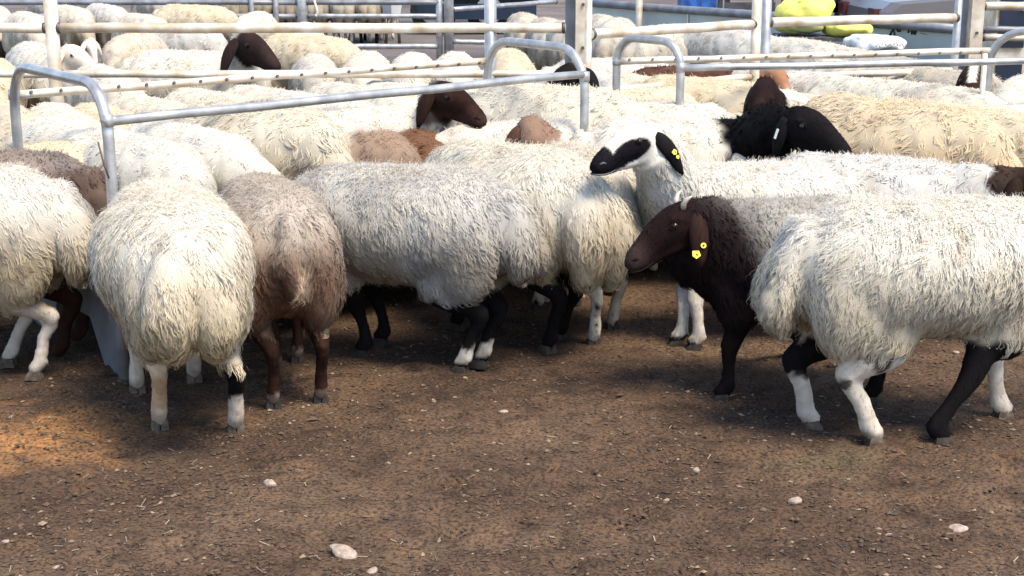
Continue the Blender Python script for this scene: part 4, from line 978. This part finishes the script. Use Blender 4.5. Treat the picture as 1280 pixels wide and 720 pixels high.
mid((778, 100), 7.3, 200, 1.0, 'cream sheep with a pointed dark ear and face seen through the near right hoop', locks=5676, seed=28, headpx=((722, 88, 7.15), (698, 108, 7.1)), hs=1.0, earout=.9, droop=.3, wool=np.array((.78, .70, .56)), **BL)
mid((432, 148), 6.25, -42, .95, 'white sheep with rusty brown shoulders, first left of the chestnut head', locks=7095, seed=29, L=.05, patch=[(lambda Q: sstep(.08, .24, Q[:, 0]+.06*vnoise(Q, .09, 74))*.9, np.array((.36, .235, .16)))])
mid((488, 140), 6.42, -50, .92, 'cream sheep with reddish brown fluffy neck, just left of the chestnut head', locks=7095, seed=30, L=.05, patch=[(lambda Q: sstep(.08, .18, Q[:, 0]+.05*vnoise(Q, .07, 75)), np.array((.22, .115, .065)))])
mid((325, 142), 6.25, -38, 1.08, 'cream sheep with deeply whorled curly fleece in the row facing the near trough', locks=9460, seed=31, wool=np.array((.76, .70, .58)), low=np.array((.60, .50, .36)), amp=.010, swirl=1.0, L=.052, fat=1.1)
FARG = 'sheep crowded in the far pens'
mid((245, 50), 9.2, -8, 1.05, 'white sheep with a shiny black brown face and drooping ear under the upper fence rail', FARG, locks=4902, seed=32, W=.0070, L=.028, headpx=((302, 52, 9.0), (338, 74, 8.85)), hs=1.2, earlen=.17, **brownhead((.020, .012, .011), (.035, .022, .02)))
mid((860, 70), 8.6, 185, 1.0, 'reddish brown woolly headed sheep behind the hoop of the farther trough', FARG, locks=4902, seed=33, W=.0070, L=.028, wool=np.array((.13, .058, .042)), low=np.array((.07, .038, .03)), face=BROWN, earcol=BROWN)
mid((965, 78), 8.4, -95, .95, 'sheep with an orange tan face looking out below the twin fence posts', FARG, locks=4902, seed=34, W=.0070, L=.028, headpx=((964, 90, 8.1), (980, 112, 7.95)), hs=1.05, polledge=.05, nape=(.15, (.62, .42, .30)), wool=np.array((.72, .64, .55)), **brownhead((.26, .13, .075), (.40, .27, .19)))
mid((1045, 82), 8.2, 160, .95, 'chocolate brown sheep half hidden by the lower rails, right of the tan face', FARG, locks=4902, seed=35, W=.0070, L=.028, wool=np.array((.06, .028, .02)), low=np.array((.04, .022, .016)), face=DBROWN, earcol=DBROWN)
mid((1190, 84), 8.3, -60, 1.0, 'sheep with a white blaze and shaggy dark brown cheeks left of the thin cream upright', FARG, locks=5228, seed=36, W=.0070, L=.028, headpx=((1218, 92, 7.85), (1213, 120, 7.7)), hs=1.15, earout=.15, earback=0, nape=(.13, (.09, .05, .04)), wool=np.array((.62, .57, .48)), low=np.array((.3, .2, .14)),
    headcol=lambda hx, hy, hz, P: mix(np.tile(np.array((.028, .014, .011)), (len(hx), 1)), np.array((.72, .68, .6)), (1-sstep(.012, .022, abs(hy)))*(hz > 0)*(hx < .14)), earcol=(.028, .014, .011))
mid((60, 55), 9.4, -70, 1.0, 'sheep with a pale apricot face turned right, beside the flaking fence post', FARG, locks=4902, seed=37, W=.0070, L=.028, headpx=((84, 66, 9.1), (112, 82, 9.0)), hs=1.05, wool=np.array((.80, .76, .66)), **brownhead((.66, .55, .44), (.74, .66, .56)))

# ------------------------------------------------------------------ the crowd: four kinds of plain sheep, copied
for c_ in (): pass
protos = []
for i, kw in enumerate((dict(fat=.84, seed=41, locks=7378, W=.0066, L=.028), dict(seed=42, locks=7378, W=.0066, L=.034, amp=.010, swirl=.9, fat=.88, low=np.array((.66, .56, .42))),
                        dict(fat=.80, seed=43, locks=7095, W=.0066, L=.026, tail=(.10, .28), poll=(.50, .10, .46)), dict(seed=44, locks=7095, W=.0068, L=.030, fat=.86, face=BLACK, earcol=BLACK, legcol={'*': const(BLACK*1.5)}, wool=np.array((.76, .73, .68))))):
    r, e = build_sheep(dict(vox=.016, rows=4, clumpn=7, standk=.3, soft=.75, lift=.008, **kw)); protos.append([r, False])
def copy_tree(o, parent=None):
    c = o.copy(); C.objects.link(c); c.parent = parent
    for ch in o.children: copy_tree(ch, c)
    return c
def crowd(k, uv, hd, s, label, tint=(1, 1, 1), y=None, group=FARG):
    p = at(uv[0], uv[1], .755*s) if y is None else atd(uv[0], uv[1], y)
    if not protos[k][1]: o = protos[k][0]; protos[k][1] = True
    else: o = copy_tree(protos[k][0])
    place(o, p.x, p.y, R(hd), s); tag(o, label, 'sheep', group)
    for ch in o.children:
        if ch.name.split('.')[0] in ('fleece', 'body'): ch.color = (*tint, 1)
NG = 'sheep penned behind the near trough'
BLU = (.97, .99, 1.01); CRM = (.98, .90, .76); GRY = (.9, .9, .92)
L_ = [
 (0, (88, 146), -52, 1.0, 'white sheep across the trough end, just left of the near hoop upright', BLU, NG),
 (1, (172, 160), -48, 1.0, 'white sheep across the trough, just right of the near hoop upright', BLU, NG),
 (2, (236, 148), -45, 1.0, 'bluish white sheep between the near hoop upright and the whorled cream one', BLU, NG),
 (1, (60, 168), 15, .95, 'white back beyond the brown sheep at the left edge', CRM, NG),
 (3, (10, 124), -60, 1.0, 'white sheep directly behind the far leg of the near left hoop', CRM, NG),
 (0, (78, 128), -62, 1.0, 'white sheep framed by the near left hoop', (1, 1, .97), NG),
 (1, (138, 128), -55, 1.0, 'white sheep right behind the shoulder of the near left hoop', CRM, NG),
 (2, (196, 116), -50, 1.0, 'buff backed sheep between the two near rails, second right of the left hoop', (1, .96, .92), NG),
 (0, (270, 108), -48, 1.0, 'white sheep between the two near rails, third right of the left hoop', (1, 1, .95), NG),
 (2, (345, 104), -45, 1.0, 'faintly pink white sheep between the near rails above the whorled one', (1, .97, .95), NG),
 (1, (405, 112), -45, 1.0, 'white sheep between the near rails above the rusty shouldered one', BLU, NG),
 (3, (452, 100), -45, 1.0, 'white sheep between the near rails just left of the chestnut head', (1, .99, .95), NG),
 (0, (520, 98), -40, 1.0, 'white sheep directly above the chestnut head', BLU, NG),
 (2, (585, 104), -25, 1.0, 'white sheep right of the chestnut head below the studded rail', (1, 1, .97), NG),
 (1, (675, 88), -30, 1.0, 'flat white back seen through the near right hoop below its lower fence rail', (1, .98, .95), NG),
 (0, (190, 60), -60, 1.0, 'domed white back between the fence rails, left of the shiny black face', CRM, FARG),
 (2, (132, 78), -60, 1.0, 'white back between the fence rails below the apricot face', (1, 1, 1), FARG),
 (1, (388, 38), -35, 1.05, 'broad cream sheep right of the shiny black face', CRM, FARG),
 (0, (395, 66), -80, .95, 'greyish domed back in front of the broad cream sheep', GRY, FARG),
 (2, (455, 62), -90, 1.0, 'pinkish white dome just right of the broad cream sheep', (1, .96, .93), FARG),
 (0, (514, 64), -90, 1.0, 'round white dome between two others below the tube gate', BLU, FARG),
 (2, (568, 63), -90, 1.0, 'round white dome below the thick pale far post', BLU, FARG),
 (1, (637, 59), -88, 1.0, 'cream dome framed by the left side of the near right hoop', CRM, FARG),
 (3, (38, 50), -70, 1.0, 'greyish white sheep left of the flaking fence post', BLU, FARG),
 (1, (165, 36), -95, 1.0, 'sheep with brownish side folds behind the domed back, right of the apricot face', (.95, .88, .84), FARG),
 (0, (-10, 70), -70, 1.0, 'white sheep at the left edge between the fence rails', CRM, FARG),
 (2, (-60, 110), -60, 1.0, 'white sheep just beyond the left edge by the hoop', CRM, FARG),
 (0, (35, 12), -60, 1.0, 'white sheep above the upper fence rail at the far left', (1, 1, 1), FARG),
 (1, (88, 4), -55, 1.0, 'white sheep directly above the flaking post top', (1, .98, .95), FARG),
 (2, (132, 2), -55, 1.0, 'bluish white sheep above the upper rail, second right of the flaking post', (.94, .95, 1.02), FARG),
 (0, (178, 14), -55, 1.0, 'white sheep above the upper rail, third right of the flaking post', (1, .98, .96), FARG),
 (1, (245, 2), -20, 1.05, 'long cream back along the top of the far left crowd', CRM, FARG),
 (3, (228, 26), -30, 1.0, 'white back just above the upper rail over the shiny black face', (1, 1, 1), FARG),
 (2, (316, 12), -95, 1.0, 'white sheep behind the thin far upright, at the end of the left crowd', (1, .98, .96), FARG),
 (0, (378, 26), -90, .95, 'white back under the thick far post of the grey fence', (1, 1, 1), FARG),
 (3, (-5, 5), -70, 1.0, 'white sheep in the top left corner', (1, .97, .95), FARG),
 (1, (60, -12), -60, 1.0, 'white sheep farthest back near the top left corner', GRY, FARG),
 (0, (125, -16), -60, 1.0, 'white sheep farthest back above the flaking post', GRY, FARG),
 (2, (190, -14), -60, 1.0, 'white sheep farthest back in the middle of the left crowd', GRY, FARG),
 (2, (768, 66), 10, 1.0, 'fluffy white sheep framed by the hoop of the farther trough', BLU, FARG),
 (1, (815, 90), -60, 1.0, 'cream sheep below the hoop of the farther trough', (1, .98, .93), NG),
 (1, (890, 90), -35, 1.05, 'curly cream sheep right of the hoop upright of the farther trough', CRM, NG),
 (0, (812, 120), 165, 1.0, 'white sheep behind the farther hoop, above the pied head', BLU, NG),
 (3, (1022, 84), -50, 1.0, 'very fluffy white sheep right of the orange tan face', BLU, NG),
 (1, (1012, 112), -30, .9, 'small curly sheep between the glossy brown face and the golden cream one', (1, .97, .93), NG),
 (0, (1098, 92), -48, 1.0, 'smooth white sheep behind the golden cream one, under the farther rail', (.96, 1, 1), NG),
 (2, (1135, 76), -55, 1.0, 'cream white sheep under the farther rail below the painted strokes', CRM, NG),
 (0, (1172, 98), -50, 1.0, 'white sheep between the golden cream one and the white blazed face', (1, .99, .97), NG),
 (1, (1225, 124), -50, 1.05, 'curly cream sheep in front of the white blazed face', CRM, NG),
 (0, (1280, 90), -120, 1.0, 'bluish white sheep at the right edge under the farther hoop', BLU, NG),
 (2, (1285, 120), -150, .95, 'white sheep at the right edge just above the curly cream one', BLU, NG),
 (3, (958, 132), 40, .85, 'small white woolly back in front of the glossy dark brown face', (1, 1, 1), NG),
 (0, (1062, 142), 4, 1.0, 'white sheep immediately behind the jet black head', (1, 1, 1), NG),
 (2, (770, 136), -20, .95, 'cream white sheep left of the farther hoop, above the pied muzzle', CRM, NG),
 (2, (868, 30), 70, 1.0, 'pale sheep between the long pale back and the twin posts', (.95, .93, .9), FARG),
 (0, (948, 36), -80, 1.0, 'pale sheep directly behind the twin posts', (.95, .93, .9), FARG),
 (1, (1022, 46), -70, 1.0, 'cream sheep below the olive sack', (.96, .93, .88), FARG),
 (3, (745, 84), -60, 1.0, 'white sheep between the big column and the left leg of the farther hoop', BLU, NG),
 (0, (930, 76), -65, 1.0, 'pale sheep left of the orange tan face, behind the farther trough rails', GRY, FARG),
 (2, (1075, 72), -60, 1.0, 'cream sheep right of the chocolate brown one below the lower rails', (1, .97, .93), FARG),
 (0, (655, 12), 95, 1.0, 'first of three rumps in a row left of the big column', (.86, .83, .80), FARG),  # darker tint of the three rumps paints the shade they stand in
 (2, (684, 18), 95, 1.0, 'middle one of three rumps in a row left of the big column', (.86, .85, .83), FARG),
 (1, (708, 22), 95, 1.0, 'last of three rumps in a row, half behind the big column', (.86, .85, .83), FARG),
 (0, (772, 18), 80, 1.05, 'white sheep right behind the thin post of the big column', (.9, .9, .9), FARG),
 (2, (752, 14), 95, 1.0, 'sheep hidden mostly by the cream face of the big column', (.9, .88, .86), FARG),
 (1, (830, 26), 60, 1.05, 'long pale back between the big column and the twin posts', (.93, .94, .95), FARG),
 (3, (905, 30), -60, 1.05, 'pale back directly left of the twin posts', (.93, .94, .95), FARG),
 (0, (990, 42), -50, 1.05, 'pale grey white back right of the twin posts under the sacks', (.92, .94, .96), FARG),
 (2, (1050, 52), -60, 1.0, 'cream back under the flat yellow sack', (.96, .93, .92), FARG),
 (1, (1105, 62), -60, 1.0, 'grey flecked back in front of the printed white sack', (.9, .92, .95), FARG),
]
for k, uv, hd, s, lab, tn, gr in L_: crowd(k, uv, hd, s, lab, tn, None, gr)
WG = 'sheep waiting beyond the far gate'
for i, (u, hd, lab, k) in enumerate(((396, 95, 'sheep leftmost in the waiting bunch beyond the far gate, by the hook', 3), (413, 88, 'second from the left in the waiting bunch beyond the far gate', 0), (430, 97, 'third from the left in the waiting bunch beyond the far gate', 2),
                            (447, 85, 'brightest cream rump near the right of the waiting bunch', 1), (463, 92, 'sheep second from the right in the waiting bunch', 3), (479, 80, 'sheep at the right end of the waiting bunch, beside the white tub', 0),
                            (365, 90, 'shadowy sheep behind the thick far post', 3), (335, 92, 'shadowy sheep between the two thin far uprights', 2), (300, 88, 'shadowy sheep beyond the end of the left crowd', 0))):
    p = at(u, 54-(i % 2)*2, 0); q = protos[k][0]; o = copy_tree(q); place(o, p.x, p.y, R(hd), 1.0); tag(o, lab, 'sheep', WG)
    t = ((.8, .78, .76), (.85, .83, .8), (.8, .8, .8), (1.0, .97, .86), (.86, .83, .76), (.9, .86, .8), (.6, .57, .55), (.6, .57, .55), (.6, .57, .55))[i]  # darker tints paint shade onto the bunch, deepest on the shadowy ones
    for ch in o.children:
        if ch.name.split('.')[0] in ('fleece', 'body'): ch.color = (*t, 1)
